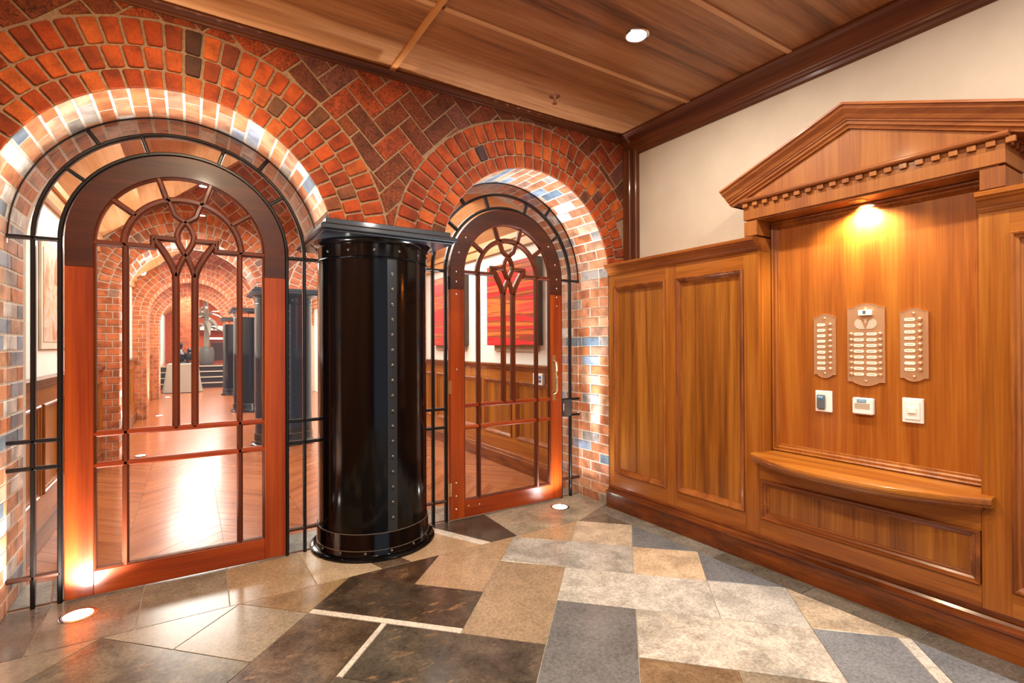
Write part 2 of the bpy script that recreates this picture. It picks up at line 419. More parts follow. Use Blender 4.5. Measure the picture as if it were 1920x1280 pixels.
# ------------------------------------------------------------------ floor of the vestibule
fl = MB(); fl.box(XL-.1, XW+.1, -1.9, YS+.02, -.12, -.006)
floor = struct(fl.build('floor', 'grout'))
def G(i, j): return (.513+.2935*i, 3.112-.2995*j)
XE = 2.872
TL = [  # lattice corners, colour, stone kind, light band (edge index, width)
 ([(-3,0),(-1,0),(-2,1)], '#948a79', 'p', None),
 ([(-1,0),(0,1),(-1,2),(-2,1)], '#9a8d79', 'p', None),
 ([(-1,0),(1,0),(0,1)], '#9b7f5c', 'm', None),
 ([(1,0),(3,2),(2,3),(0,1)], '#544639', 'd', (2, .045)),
 ([(1,0),(3,0),(2,1)], '#5c4432', 'd', None),
 ([(3,0),(4,1),(3,2),(2,1)], '#b19374', 'p', None),
 ([(3,0),(5,0),(4,1)], '#ad9070', 'p', None),
 ([(4,1),(5,2),(3,4),(2,3)], '#a28c72', 'p', None),
 ([(5,0),(7,2),(6,3),(4,1)], '#b9b4ab', 'm', None),
 ([(5,0),(7,0),(6,1)], '#b99b79', 'p', None),
 ([(7,0),(8,0),(8,1),(7,2),(6,1)], '#cfbca2', 'm', None),
 ([(8,1),(8,3),(7,2)], '#76787a', 'p', None),
 ([(7,2),(8,3),(7,4),(6,3)], '#d8bc9c', 'm', None),
 ([(8,3),(8,5),(7,4)], '#77797c', 'p', None),
 ([(5,2),(7,4),(6,5),(4,3)], '#cfc9be', 'm', None),
 ([(4,3),(5,4),(3,6),(2,5)], '#6f6f6f', 'p', None),
 ([(7,4),(8,5),(7,6),(6,5)], '#d6d0c6', 'm', None),
 ([(8,5),(8,7),(7,6)], '#d8c2a6', 'm', None),
 ([(5,4),(7,6),(6,7),(4,5)], '#d6cec0', 's', None),
 ([(4,5),(5,6),(4,7),(3,6)], '#8f7458', 'm', None),
 ([(5,6),(6,7),(5,8),(4,7)], '#9a8c78', 'm', None),
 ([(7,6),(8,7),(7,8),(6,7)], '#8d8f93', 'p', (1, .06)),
 ([(8,7),(8,9),(7,8)], '#85878a', 'p', None),
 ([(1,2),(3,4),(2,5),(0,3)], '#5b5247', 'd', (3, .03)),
 ([(0,1),(1,2),(-1,4),(-2,3)], '#6d5a48', 'd', None),
 ([(-3,0),(-1,2),(-2,3),(-4,1)], '#78705f', 'd', None),
 ([(-5,0),(-3,0),(-4,1)], '#8b7f6d', 'p', None),
 ([(-7,0),(-5,0),(-6,1)], '#9a9182', 'm', None),
]
tile_polys = []
used = set()
def inside(p, poly):
    c = False
    for i in range(len(poly)):
        a, b = poly[i], poly[(i+1) % len(poly)]
        if (a[1] > p[1]) != (b[1] > p[1]) and p[0] < (b[0]-a[0])*(p[1]-a[1])/(b[1]-a[1])+a[0]: c = not c
    return c
for cs, col, kd, band in TL:
    P = [G(*c) for c in cs]
    P = [(XE if i == 8 else x, y) for (x, y), (i, j) in zip(P, cs)]
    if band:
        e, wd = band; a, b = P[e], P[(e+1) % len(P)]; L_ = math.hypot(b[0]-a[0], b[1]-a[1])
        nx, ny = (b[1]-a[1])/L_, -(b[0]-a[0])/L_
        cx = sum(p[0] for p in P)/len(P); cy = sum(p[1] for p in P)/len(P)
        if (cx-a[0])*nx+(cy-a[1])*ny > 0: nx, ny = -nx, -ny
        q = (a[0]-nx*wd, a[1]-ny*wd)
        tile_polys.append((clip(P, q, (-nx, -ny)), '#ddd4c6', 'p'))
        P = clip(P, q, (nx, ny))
    tile_polys.append((P, col, kd))
full = [[G(*c) for c in t[0]] for t in TL]
pal = ['#8b7f6d', '#6d6356', '#a28c72', '#b3ab9f', '#777777', '#9b7f5c', '#cbb493', '#5b5247']
for i in range(-9, 12):
    for j in range(-1, 18):
        if (i+j) % 2: continue
        c = G(i, j)
        if any(inside((c[0]+.003, c[1]-.004), p) for p in full): continue
        P = [G(i-1, j), G(i, j-1), G(i+1, j), G(i, j+1)]
        if any(inside((c[0]+dx*.06, c[1]+dy*.06), p) for p in full for dx, dy in ((1, 0), (-1, 0), (0, -1), (0, 1))):
            continue
        for p, n in (((0, 3.112), (0, 1)), ((XE, 0), (1, 0)), ((-1.2, 0), (-1, 0)), ((0, -1.7), (0, -1))):
            P = clip(P, p, n)
            if len(P) < 3: break
        if len(P) > 2 and area(P) > .004: tile_polys.append((P, random.choice(pal), random.choice('pmp')))
YD = 3.664
tile_polys += [
 ([(-1.2, YD), (-0.64, YD), (-0.644, 3.112), (-1.2, 3.112)], '#6b6055', 'm'),
 ([(-0.64, YD), (-0.233, YD), (-0.237, 3.112), (-0.644, 3.112)], '#877b6b', 'm'),
 ([(-0.233, YD), (0.184, YD), (0.172, 3.112), (-0.237, 3.112)], '#8f8370', 'm'),
 ([(0.184, YD), (0.605, YD), (0.618, 3.112), (0.172, 3.112)], '#a68c6c', 'p'),
 ([(0.605, YD), (0.84, YD), (1.01, 3.112), (0.618, 3.112)], '#bda78a', 'p'),
 ([(0.84, YD), (1.0, YD), (1.199, 3.112), (1.01, 3.112)], '#6a5542', 'm'),
 ([(1.0, YD), (1.43, YD), (1.708, 3.112), (1.199, 3.112)], '#b79a79', 'p'),
 ([(1.43, YD), (1.53, YD), (1.790, 3.112), (1.708, 3.112)], '#dcd2c4', 'p'),
 ([(1.53, YD), (2.034, YD), (2.01, 3.112), (1.790, 3.112)], '#4f463c', 'm'),
 ([(2.034, YD), (3.05, YD), (3.05, 3.30), (2.60, 3.112), (2.01, 3.112)], '#a99c87', 'm'),
 ([(3.05, 3.3), (3.05, 3.112), (2.60, 3.112)], '#857a6c', 'm'),
]
for y0, y1, c in [(3.112, 2.10, '#8b8377'), (2.10, 1.53, '#6f675b'), (1.53, 1.0, '#756d60'), (1.0, .42, '#6c6358'), (.42, -.3, '#776f63'), (-.3, -1.0, '#6f675b'), (-1.0, -1.7, '#776f63')]:
    tile_polys.append(([(XE, y0), (3.03, y0), (3.03, y1), (XE, y1)], c, 'm'))
for P, col, kd in tile_polys:
    q = inset(P, .0022)
    if len(q) < 3: continue
    mb = MB(); slab(mb, q, random.uniform(-.0006, .0003), -.012, .0012, lambda x, y, d: (x, y, d))
    o = mb.build('tile', 'stone_'+kd, floor); o.color = S2L(col)

# ------------------------------------------------------------------ brick pieces
FACE = ['#ab4512', '#a03d0e', '#b44f1a', '#963709', '#bb581f', '#a44112', '#b04a17', '#ab4512', '#8f3810']
DARK = ['#4b2f26', '#5d3a28', '#6e3c22', '#54382e']
HERR = ['#a0431c', '#964018', '#7f3c1c', '#a8481f', '#743a20', '#984620', '#86411f', '#a3441b', '#7c4636', '#6e3a24']
SOFF = ['#d08a60', '#c67a4e', '#d49a74', '#cb8058', '#d29068', '#c2744a', '#daa888', '#cc845a', '#98a2b2', '#a89c92', '#74828f', '#e6ddd4', '#b87a58', '#bd8a6e']
def fcol(pd=.06): return random.choice(DARK) if random.random() < pd else random.choice(FACE)
def wedge_mesh(r0, r1, half, gap, depth, mat, n=3):
    out = []
    for k in range(n):
        j = lambda: random.uniform(-.0018, .0018)
        g = gap/2
        g2 = g*.75; q = .007
        x0, x1, z0, z1 = r0*half-g, r1*half-g*1.1, r0+g2, r1-g2
        poly = [(-x0+q+j(), z0), (x0-q+j(), z0+j()), (x0, z0+q), (x1, z1-q), (x1-q+j(), z1+j()), (-x1+q+j(), z1), (-x1, z1-q), (-x0, z0+q)]
        mb = MB(); slab(mb, poly, -.007+random.uniform(-.002, .001), depth, .004, lambda x, z, d: (x, d, z))
        out.append(mb.mesh('brick', mat))
    return out
def box_mesh(w_, h_, mp, mat, thick=.02, proud=.0, n=2, name='brick', ch=.003):
    out = []
    for k in range(n):
        j = lambda: random.uniform(-.0015, .0015)
        poly = [(-w_/2+j(), -h_/2+j()), (w_/2+j(), -h_/2+j()), (w_/2+j(), h_/2+j()), (-w_/2+j(), h_/2+j())]
        mb = MB(); slab(mb, poly, -proud, thick, ch, mp); out.append(mb.mesh(name, mat))
    return out
LOBB = ['#cc7448', '#c86e42', '#d27c50', '#c4683c', '#cf7a4c', '#b86a48', '#d48458', '#a8806c']
RINGS = [(.785, .887, 30), (.887, 1.005, 34), (1.005, 1.143, 38)]
def ring(cx, y, parent, ri=RINGS, dk=None, pal=None, shift=0, stuff=False, zc=ZC, scale=1.0, mat='brick_smooth'):
    """rings of header bricks round an arch"""
    for q, (r0, r1, n) in enumerate(ri):
        half = pi/n/2
        ms = wedge_mesh(r0, r1, half, .0145, .03, mat)
        for k in range(n):
            th = -pi/2+pi*(k+.5)/n
            if cx+r1*sin(th) < XL or (cx+(r1-.03)*sin(th) > XW-.06): continue
            zb_ = zc+r0*cos(th)-.03
            if abs(cx+(r0+r1)/2*sin(th)-1.12) < .50 and zb_ < 2.105: continue
            c = dk.get((q, k)) if dk else None
            inst(random.choice(ms), 'brick', (cx, y, zc), (0, th, 0), parent, c or (random.choice(pal) if pal else fcol(.012)))
def wall_body(name, y0, y1, c1, c2, ri, xl, xr, top, mat, pier=(2.18), zc=ZC, floorz=-.005):
    a1 = math.asin((pier-zc)/ri) if pier > zc else 0
    pts = [(xl, floorz), (c1-ri, floorz), (c1-ri, zc)]
    n = 40
    for k in range(1, n+1):
        t = pi-(pi-a1)*k/n; pts.append((c1+ri*cos(t), zc+ri*sin(t)))
    for k in range(0, n+1):
        t = pi-a1-(pi-a1)*k/n; pts.append((c2+ri*cos(t), zc+ri*sin(t)))
    pts += [(c2+ri, floorz), (xr, floorz)] + top
    mb = MB(); mb.prism([(x, y0, z) for x, z in pts], (0, y1-y0, 0))
    return mb
wb = wall_body('wall_back', YF+.004, YB, C1, C2, RI+.003, XL-.1, XW+.1, [(XW+.1, 4.6), (XL-.1, 4.6)], 'mortar').mesh('wall_back', 'mortar')
bm = bmesh.new(); bm.from_mesh(wb); bmesh.ops.triangulate(bm, faces=[f for f in bm.faces if len(f.verts) > 4]); bm.to_mesh(wb); bm.free()
def two_mortars(me):
    me.materials.append(MATS['mortar_light'])
    for p in me.polygons:
        if abs(p.normal.y) < .5: p.material_index = 1
two_mortars(wb)
wall_back = bpy.data.objects.new('wall_back', wb); COL.objects.link(wall_back); struct(wall_back)
# herringbone spandrels
WU = .1222
ou = Vector((cos(-R(45)), sin(-R(45)))); ov = Vector((cos(R(45)), sin(R(45))))
A0 = Vector((.826, 3.039))
def herring(parent, y, circles, lim, wu=WU, a0=A0, stuff=False, pal=None, gap=.0065, mat='brick_rough', rng=14):
    mbs = MB()
    for a in range(-rng, rng+1):
        for b in range(-rng, rng+1):
            o_ = (a+2*b, -a+2*b)     # lattice (1,-1),(2,2)
            for rc in (((0, 0), (2, 1)), ((2, 0), (1, 2))):
                u0, v0 = o_[0]+rc[0][0], o_[1]+rc[0][1]; lu, lv = rc[1]
                cs = [(u0, v0), (u0+lu, v0), (u0+lu, v0+lv), (u0, v0+lv)]
                P = [tuple(a0+ou*(u*wu)+ov*(v*wu)) for u, v in cs]
                P = inset(P, gap)
                cx = sum(p[0] for p in P)/4; cz = sum(p[1] for p in P)/4
                if cz < ZC or cz > 4.6: continue
                if any(math.hypot(cx-c, cz-z) < r-.14 for c, z, r in circles): continue
                cut = False
                for c, z, r in circles:
                    d = Vector((cx-c, cz-z)); L_ = d.length; d /= L_
                    if L_ < r+.16:
                        n0 = len(P); P2 = clip(P, (c+d.x*(r+.006), z+d.y*(r+.006)), (-d.x, -d.y))
                        if P2 != P: cut = True
                        P = P2
                    if len(P) < 3: break
                if len(P) < 3: continue
                for p, n in lim:
                    P = clip(P, p, n)
                    if len(P) < 3: break
                if len(P) < 3 or area(P) < .0007: continue
                if stuff: slab(mbs, P, y-.004, y+.02, .003, lambda x, z, d: (x, d, z)); continue
                mb = MB(); slab(mb, P, y-.003+random.uniform(-.0015, .001), y+.02, .003, lambda x, z, d: (x, d, z))
                o = mb.build('brick', mat, parent); o.color = S2L(random.choice(pal or HERR))
    if stuff:
        o = mbs.build('brickwork', mat, parent); o.color = S2L('#cc7448'); o['kind'] = 'stuff'
herring(wall_back, YF, [(C1, ZC, 1.148), (C2, ZC, 1.148)], [((0, 3.19), (0, 1)), ((XL, 0), (-1, 0)), ((XW-.02, 0), (1, 0))])
DK1 = {(2, 19): '#4a2a1c', (1, 17): '#4e2e1e', (2, 21): '#7a3418', (1, 22): '#6a4028', (2, 27): '#6b3c24', (1, 29): '#7a4428', (0, 26): '#8a4a2a'}
DK2 = {(1, 11): '#4b2f2e', (1, 25): '#6e3822', (2, 35): '#4b2f2e', (1, 31): '#8a3c1c'}
for nm, c, dk in (('arch_ring', C1, DK1), ('arch_ring', C2, DK2)):
    e = empty(nm, (c, YF, ZC)); par(e, wall_back); ring(c, YF, e, dk=dk)
# reveal (soffit + jambs) of the two arches: courses run through the wall
def reveal(trim, c, y0, y1, ri, left=True, right=True, n=30, cols=SOFF, mat='brick_glazed', a_lo=None, zc=ZC, plan=None):
    L_, H_, W_ = .229, .109, .076
    so = {l: box_mesh(pi*ri/n-.010, l, lambda u, v, d: (u, v, ri+d), mat) for l in (L_, H_)}
    jr = {l: box_mesh(l, W_, lambda u, v, d: (d, u, v), mat) for l in (L_, H_)}
    jl = {l: box_mesh(l, W_, lambda u, v, d: (-d, u, v), mat) for l in (L_, H_)}
    def course(k):
        y = y0+.004; row = []; first = H_ if k % 2 else L_
        ln = [first]
        while y < y1-.06:
            l = ln.pop() if ln else L_
            if y+l > y1: l = H_
            if y+l > y1+.02: break
            row.append((y+l/2, l)); y += l+.010
        return row
    e = empty('soffit', (c, y0, zc)); par(e, trim)
    for k in range(n):
        th = -pi/2+pi*(k+.5)/n
        if a_lo is not None and not a_lo(th): continue
        for y, l in course(k):
            inst(random.choice(so[l]), 'brick', (c, y, zc), (0, th, 0), e, random.choice(cols))
    for side, on_, ms in ((-1, left, jl), (1, right, jr)):
        if not on_: continue
        e = empty('jamb', (c+side*ri, y0, 0)); par(e, trim)
        for k in range(23):
            z = .04+.0862*k
            if z > zc-.03: break
            for y, l in course(k+1):
                inst(random.choice(ms[l]), 'brick', (c+side*ri, y, z), (0, 0, 0), e, random.choice(cols))
t1 = struct(empty('trim_1', (C1, YF, 0))); t2 = struct(empty('trim_2', (C2, YF, 0)))
reveal(t1, C1, YF, YB, RI, True, False, a_lo=lambda t: t < R(78))
reveal(t2, C2, YF, YB, RI, False, True, a_lo=lambda t: t > -R(78))
# stretcher courses on the pier left of the first arch
e = MB()
for k in range(26):
    z = .04+.0862*k
    for m_ in range(4):
        x1 = C1-RI-.006-(.12 if k % 2 else 0)-m_*.24
        if x1 < XL+.02: continue
        slab(e, [(max(XL, x1-.229), z-.038), (x1, z-.038), (x1, z+.038), (max(XL, x1-.229), z+.038)], YF-.003, YF+.02, .003, lambda x, zz, d: (x, d, zz))
o = e.build('brickwork', 'brick_smooth', wall_back); o.color = S2L('#b04c24'); o['kind'] = 'stuff'

# ------------------------------------------------------------------ other walls and ceiling of the vestibule
struct(MB().box(XW, XW+.1, -1.9, YF+.004, 0, 4.0).build('wall_right', 'wall_paint'))
struct(MB().box(XL-.1, XL, -1.9, YF, 0, HC).build('wall_left', 'panel_wood_z'))
wf = MB(); wf.box(XL, -.42, -1.9, -1.8, 0, HC); wf.box(2.22, XW, -1.9, -1.8, 0, HC); wf.box(-.42, 2.22, -1.9, -1.8, 2.92, HC)
struct(wf.build('wall_front', 'base_wood_z'))
ce = struct(MB().box(XL, XW, -1.9, YF, HC+.014, HC+.12).build('ceiling', 'panel_gap'))
xs = [-1.20, 1.13, 3.20]; ys = [3.26-.765*k for k in range(7)]+[-1.8]
for i in range(2):
    for j in range(len(ys)-1):
        x0, x1 = (XL if i == 0 else xs[i]+.014), (xs[i+1]-.014 if i == 0 else 3.2)
        y1, y0 = ys[j]-.013, ys[j+1]+.013
        MB().box(x0, x1, y0, y1, HC, HC+.013).build('ceiling_panel', 'ceiling_wood', ce, bevel=.002)
for y in ys[1:-1]:
    for x0, x1 in ((XL, 1.103), (1.157, 3.2)):
        MB().box(x0, x1, y-.021, y+.013, HC-.010, HC+.013).build('batten', 'batten_wood_x', ce, bevel=.002)
MB().box(1.103, 1.139, -1.8, YF, HC-.014, HC+.013).build('batten', 'batten_wood_y', ce, bevel=.002)
# cornices
cp = [(0, 0), (0, .05), (.012, .062), (.03, .064), (.034, .05), (.05, .034), (.052, .02), (.066, .016), (.066, 0)]
t = MB(); t.sweep([(XL, YF, HC), (3.20, YF, HC)], [(-a, b) for a, b in [(0, 0), (.0, .034), (.014, .036), (.022, .028), (.040, .022), (.046, .012), (.056, .010), (.056, 0)]], (0, -1, 0))
struct(t.build('trim_3', 'dark_wood_x'))
t = MB(); t.sweep([(XW, YF, HC), (XW, -1.8, HC)], [(0, 0), (0, .165), (-.016, .165), (-.022, .150), (-.030, .144), (-.100, .062), (-.108, .060), (-.112, .048), (-.124, .044), (-.130, .030), (-.150, .026), (-.156, .014), (-.156, 0)], (-1, 0, 0))
struct(t.build('trim_4', 'dark_wood_y'))
t = MB(); t.box(3.235, XW, 3.175, YF-.002, 2.075, 3.10); t.box(3.27, XW, 3.135, 3.175, 2.075, 3.10)
struct(t.build('trim_5', 'dark_wood_z', bevel=.006))
# ------------------------------------------------------------------ panelling on the right wall
def rect(y0, y1, z0, z1, x):      # seen from the room, inward = N x t
    return [(x, y1, z0), (x, y0, z0), (x, y0, z1), (x, y1, z1)]
PM = [(0, 0), (0, .010), (.006, .016), (.014, .013), (.020, .004), (.030, -.002), (.034, -.012), (.042, -.016), (.042, -.022), (0, -.022)]
def wainscot(label, ya, yb, stiles, panels, x=XR, ztop=1.995, zb=.18, pz=(.295, 1.887), cap=True, capx=XW, group=None, sfx='', cat='panelling', name='wainscot', flip=False):
    """ya > yb; panels: list of (y_hi, y_lo)"""
    t = thing(name, label, cat, (x, (ya+yb)/2, 0), group)
    T = .03
    for a, b in stiles: MB().box(x, x+T, b, a, zb, ztop).build('stile', 'panel_wood_z', t, bevel=.0015)
    for a, b in panels:
        MB().box(x+.0006, x+T, b-.001, a+.001, pz[1], ztop).build('rail', 'panel_wood_y', t)
        MB().box(x+.0006, x+T, b-.001, a+.001, zb, pz[0]).build('rail', 'panel_wood_y', t)
        p = MB().box(x+.020, x+T, b, a, pz[0], pz[1]).build('panel', 'field_wood_z', t)
        MB().sweep(rect(b, a, pz[0], pz[1], x), PM, (-1, 0, 0), True).build('panel_moulding', 'mould_wood_z', p)
    if cap:
        prof = [(0, -(capx-x)), (0, .006), (.012, .012), (.020, .012), (.026, .020), (.046, .030), (.052, .044), (.060, .046), (.066, .058), (.082, .060), (.088, .052), (.088, -(capx-x))]
        MB().sweep([(x, ya, ztop-.004), (x, yb, ztop-.004)], prof, (-1, 0, 0)).build('cap_rail', 'mould_wood_y', t)
    return t
W1 = wainscot('tall honey wood wainscot of two panels between the brick arch and the intercom niche', 3.255, 1.885,
              [(3.255, 3.19), (2.635, 2.533), (1.987, 1.886)], [(3.19, 2.635), (2.533, 1.987)])
MB().box(XR+.03, 3.215, 1.8845, 1.915, .18, 1.990).build('return_board', 'panel_wood_z', W1)
W2 = wainscot('tall honey wood wainscot right of the intercom niche, cut by the picture edge', .812, -1.78,
              [(.812, .708), (.16, .05), (-.50, -.61), (-1.16, -1.78)], [(.708, .16), (.05, -.50), (-.61, -1.16)])
MB().box(XR+.03, 3.215, .782, .8135, .18, 1.990).build('return_board', 'panel_wood_z', W2)
# skirting
sk = [(0, -.02), (0, .040), (.118, .040), (.122, .050), (.134, .050), (.140, .038), (.146, .020), (.158, .012), (.166, .014), (.178, .010), (.184, 0), (.184, -.02)]
t = MB().sweep([(XR, 3.255, 0), (XR, -1.79, 0)], sk, (-1, 0, 0))
o = struct(t.build('baseboard_right', 'base_wood_y'))
# ------------------------------------------------------------------ intercom niche with pediment
NI = thing('intercom_niche', 'wooden intercom niche with dentilled pediment above and bowed shelf below', 'niche', (XR, 1.348, 0))
XBD = 3.215
MB().box(XBD, XBD+.02, .815, 1.884, .69, 2.24).build('back_board', 'niche_board_wood', NI)
NM = [(0, 0), (0, .014), (.006, .018), (.014, .012), (.026, .012), (.034, .004), (.046, .002), (.048, 0)]
MB().sweep(rect(.815, 1.883, .705, 2.185, XBD), NM, (-1, 0, 0), True).build('board_moulding', 'panel_wood_z', NI)
# apron below the shelf
MB().box(XR, XR+.03, .813, 1.884, .534, .665).build('apron_rail', 'panel_wood_y', NI)
MB().box(XR, XR+.03, .813, 1.884, .18, .285).build('apron_rail', 'panel_wood_y', NI)
MB().box(XR, XR+.03, 1.874, 1.884, .285, .534).build('apron_stile', 'panel_wood_z', NI)
ap = MB().box(XR+.02, XR+.03, .813, 1.874, .285, .534).build('apron_panel', 'field_wood_z', NI)
MB().sweep(rect(.815, 1.874, .285, .534, XR), PM, (-1, 0, 0), True).build('panel_moulding', 'mould_wood_y', ap)
# bowed shelf
def bow(y, e=0, m=.19): return 3.015-e-m*(1-((y-1.338)/.575)**2)
ysb = [.763+1.15*k/28 for k in range(29)]
sh = MB(); k0 = [(0, .654), (.012, .656), (.016, .668), (.026, .672), (.030, .684), (.026, .696), (.016, .702)]
vs = []; nk = len(k0)
for y in ysb:
    for e_, z in k0: vs.append((bow(y, e_-.018), y, z))
    vs.append((XR if (y > 1.884 or y < .813) else XBD-.012, y, .702)); vs.append((XR if (y > 1.884 or y < .813) else XBD-.012, y, .654))
nk += 2
fs = []
for i in range(len(ysb)-1):
    for q in range(nk):
        r = (q+1) % nk; fs.append((i*nk+q, i*nk+r, (i+1)*nk+r, (i+1)*nk+q))
fs += [tuple(range(nk)), tuple(range((len(ysb)-1)*nk, len(ysb)*nk))[::-1]]
sh.add(vs, fs); sh.build('shelf', 'panel_wood_y', NI, smooth=True)
sh = MB(); vs = []
pr = [(.026, .632), (.012, .640), (.004, .654)]
for y in [.80+1.09*k/24 for k in range(25)]:
    for e_, z in pr: vs.append((bow(y, -.018-e_), y, z))
    vs.append((XR, y, .654)); vs.append((XR, y, .632))
fs = []
for i in range(24):
    for q in range(5):
        r = (q+1) % 5; fs.append((i*5+q, i*5+r, (i+1)*5+r, (i+1)*5+q))
fs += [tuple(range(5)), tuple(range(120, 125))[::-1]]
sh.add(vs, fs); sh.build('shelf_moulding', 'mould_wood_y', NI, smooth=True)
# blocks, frieze, tympanum
yc = 1.345
for y0, y1 in ((1.886, 1.974), (.718, .806)):
    MB().box(3.05, XW, y0, y1, 2.092, 2.186).build('block', 'frieze_wood', NI, bevel=.002)
FX = 3.045
MB().box(FX, XW, .716, 1.975, 2.196, 2.318).build('frieze', 'frieze_wood', NI, bevel=.002)
MB().box(FX+.01, XW, .74, 1.95, 2.186, 2.196).build('frieze_gap', 'frieze_wood', NI)
for k in range(20):
    y = 1.972-.0663*k
    MB().box(FX-.016, FX, y-.033, y, 2.277, 2.303).build('dentil', 'frieze_wood', NI, bevel=.001)
for k in range(4):
    x = FX+.03+k*.066
    MB().box(x, x+.033, .700, .716, 2.277, 2.303).build('dentil', 'frieze_wood', NI, bevel=.001)
prof = [(0, -.25), (0, .018), (.004, .026), (.012, .030), (.020, .030), (.026, .018), (.030, .010), (.030, -.25)]
MB().sweep([(FX, 1.985, 2.306), (FX, .700, 2.306)], prof, (-1, 0, 0)).build('cornice', 'pediment_wood', NI)
sl = .385
def pz_(y, off): return 2.70+off-abs(y-yc)*sl
ty = MB().prism([(FX+.006, 1.98, 2.334), (FX+.006, .71, 2.334), (FX+.006, .71, pz_(.71, -.12)), (FX+.006, yc, 2.70-.12), (FX+.006, 1.98, pz_(1.98, -.12))], (XW-FX-.006, 0, 0))
ty.build('tympanum', 'frieze_wood', NI)
yt = .755
rp = [(0, -.29), (0, .078), (-.012, .080), (-.016, .070), (-.030, .066), (-.052, .046), (-.070, .036), (-.076, .030), (-.080, .030), (-.084, .022), (-.098, .020), (-.104, .010), (-.118, .006), (-.118, -.29)]
path = [(FX, yc+yt, 2.70-yt*sl), (FX, yc, 2.70), (FX, yc-yt, 2.70-yt*sl)]
rc = MB().sweep(path, rp, (-1, 0, 0)); rcm = rc.mesh('raking_cornice', 'pediment_wood')
bm = bmesh.new(); bm.from_mesh(rcm)
for co, no in (((0, 0, 2.306), (0, 0, -1)),):
    bmesh.ops.bisect_plane(bm, geom=bm.verts[:]+bm.edges[:]+bm.faces[:], plane_co=co, plane_no=no, clear_outer=True)
bm.to_mesh(rcm); bm.free()
o = bpy.data.objects.new('raking_cornice', rcm); COL.objects.link(o); par(o, NI)
# lamp in the niche
t = thing('niche_downlight', 'small round downlight set in the soffit of the intercom niche', 'light', (3.125, 1.343, 2.18))
MB().lathe([(.033, -.002), (.033, .0), (.044, .0), (.046, -.002), (.042, -.005)], (3.125, 1.343, 2.1855), 24).build('bezel', 'brass', t, True)
MB().lathe([(0, .0), (.034, .0), (.034, .002), (0, .002)], (3.125, 1.343, 2.1825), 24).build('lens', 'warm_glow', t)

# intercom plates
XF = XBD
def plate_outline(y0, y1, z0, z1, hp):    # y0<y1 ; ogee head and foot
    pts = []; w_ = y1-y0; c = (y0+y1)/2; n = 10; sh_ = w_*.17
    def bulge(t):   # t in 0..1 across the span
        if t < .14 or t > .86: return 0
        return max(0.0, sin(pi*(t-.14)/.72))**.8
    ts = [0]+[.14+.72*k/n for k in range(n+1)]+[1]
    top = [(y0+w_*t, z1+hp*bulge(t)) for t in ts]
    bot = [(y0+w_*t, z0-hp*bulge(t)) for t in ts][::-1]
    return top+bot
def pill(mb, yc_, zc_, w_, h_, x0, x1, n=6):
    pts = []
    for k in range(n+1):
        a = -pi/2+pi*k/n; pts.append((yc_+w_/2-h_/2+cos(a)*h_/2, zc_+sin(a)*h_/2))
    for k in range(n+1):
        a = pi/2+pi*k/n; pts.append((yc_-w_/2+h_/2+cos(a)*h_/2, zc_+sin(a)*h_/2))
    mb.prism([(x0, y, z) for y, z in pts], (x1-x0, 0, 0))
def plate(label, y0, y1, z0, z1, hp, rows, cols, names, loc_lbl=True, head=0):
    t = thing('intercom_plate', label, 'intercom', (XF, (y0+y1)/2, z0), 'intercom plates on the niche board')
    ol = plate_outline(y0, y1, z0, z1, hp)
    MB().prism([(XF-.007, y, z) for y, z in ol], (.006, 0, 0)).build('face_plate', 'bronze_plate', t)
    MB().sweep([(XF-.004, y, z) for y, z in ol[::-1]], [(-.0016, 0), (-.0016, .0045), (.0010, .0045), (.0010, 0)], (-1, 0, 0), True).build('bright_rim', 'bronze_edge', t)
    zt, zb_, pitch = rows
    n = names[0]
    bt = MB().lathe([(0, -.010), (.005, -.0095), (.0100, -.006), (.0112, 0), (0, 0)], (0, 0, 0), 12, X_).mesh('button', 'bronze_edge', True)
    ln = None
    for ci, (lc, lw, bc) in enumerate(cols):
        for k in range(n):
            z = zt-pitch*k
            mb = MB(); pill(mb, 0, 0, lw+.006, .0215, 0, .0012)
            if ln is None or True:
                o = mb.build('name_slot', 'bronze_edge', t); o.location = (XF-.0085, lc, z); o.parent = None; par(o, t)
            mb = MB(); pill(mb, 0, 0, lw, .0165, 0, .001); l_ = mb.build('paper', 'label_ivory'); l_.location = (XF-.0093, lc, z); par(l_, o)
            if not (names[1] and k in names[1]):
                mb = MB(); yy = -lw*.28
                for q in range(6):
                    wq = random.uniform(.0028, .0048)
                    mb.box(-.0003, .0005, yy, yy+wq, -.0022, .0022); yy += wq+.0016
                    if yy > lw*.28: break
                g = mb.build('writing', 'ink'); g.location = (XF-.0094, lc, z); par(g, o)
            inst(bt, 'button', (XF-.007, bc, z), (0, 0, 0), t)
    sc_ = MB().lathe([(0, -.005), (.006, -.004), (.008, 0), (0, 0)], (0, 0, 0), 12, X_).mesh('screw', 'bronze_edge', True)
    for z in (z1+hp-.028, z0-hp+.026): inst(sc_, 'screw', (XF-.007, (y0+y1)/2, z), (0, 0, 0), t)
    return t
plate('narrow bronze intercom plate of nine buttons, left of the wide plate', 1.496, 1.618, 1.21, 1.553, .020, (1.507, 0, .0328), [(1.577, .048, 1.527)], (9, ()))
plate('narrow bronze intercom plate of nine buttons, right of the wide plate', 1.052, 1.176, 1.212, 1.562, .018, (1.521, 0, .0330), [(1.132, .050, 1.087)], (9, (6, 7)))
wp = plate('wide bronze intercom plate of sixteen buttons with speaker grille and white lamp', 1.246, 1.432, 1.178, 1.598, .022, (1.448, 0, .0325),
           [(1.374, .052, 1.413), (1.310, .052, 1.268)], (8, ()))
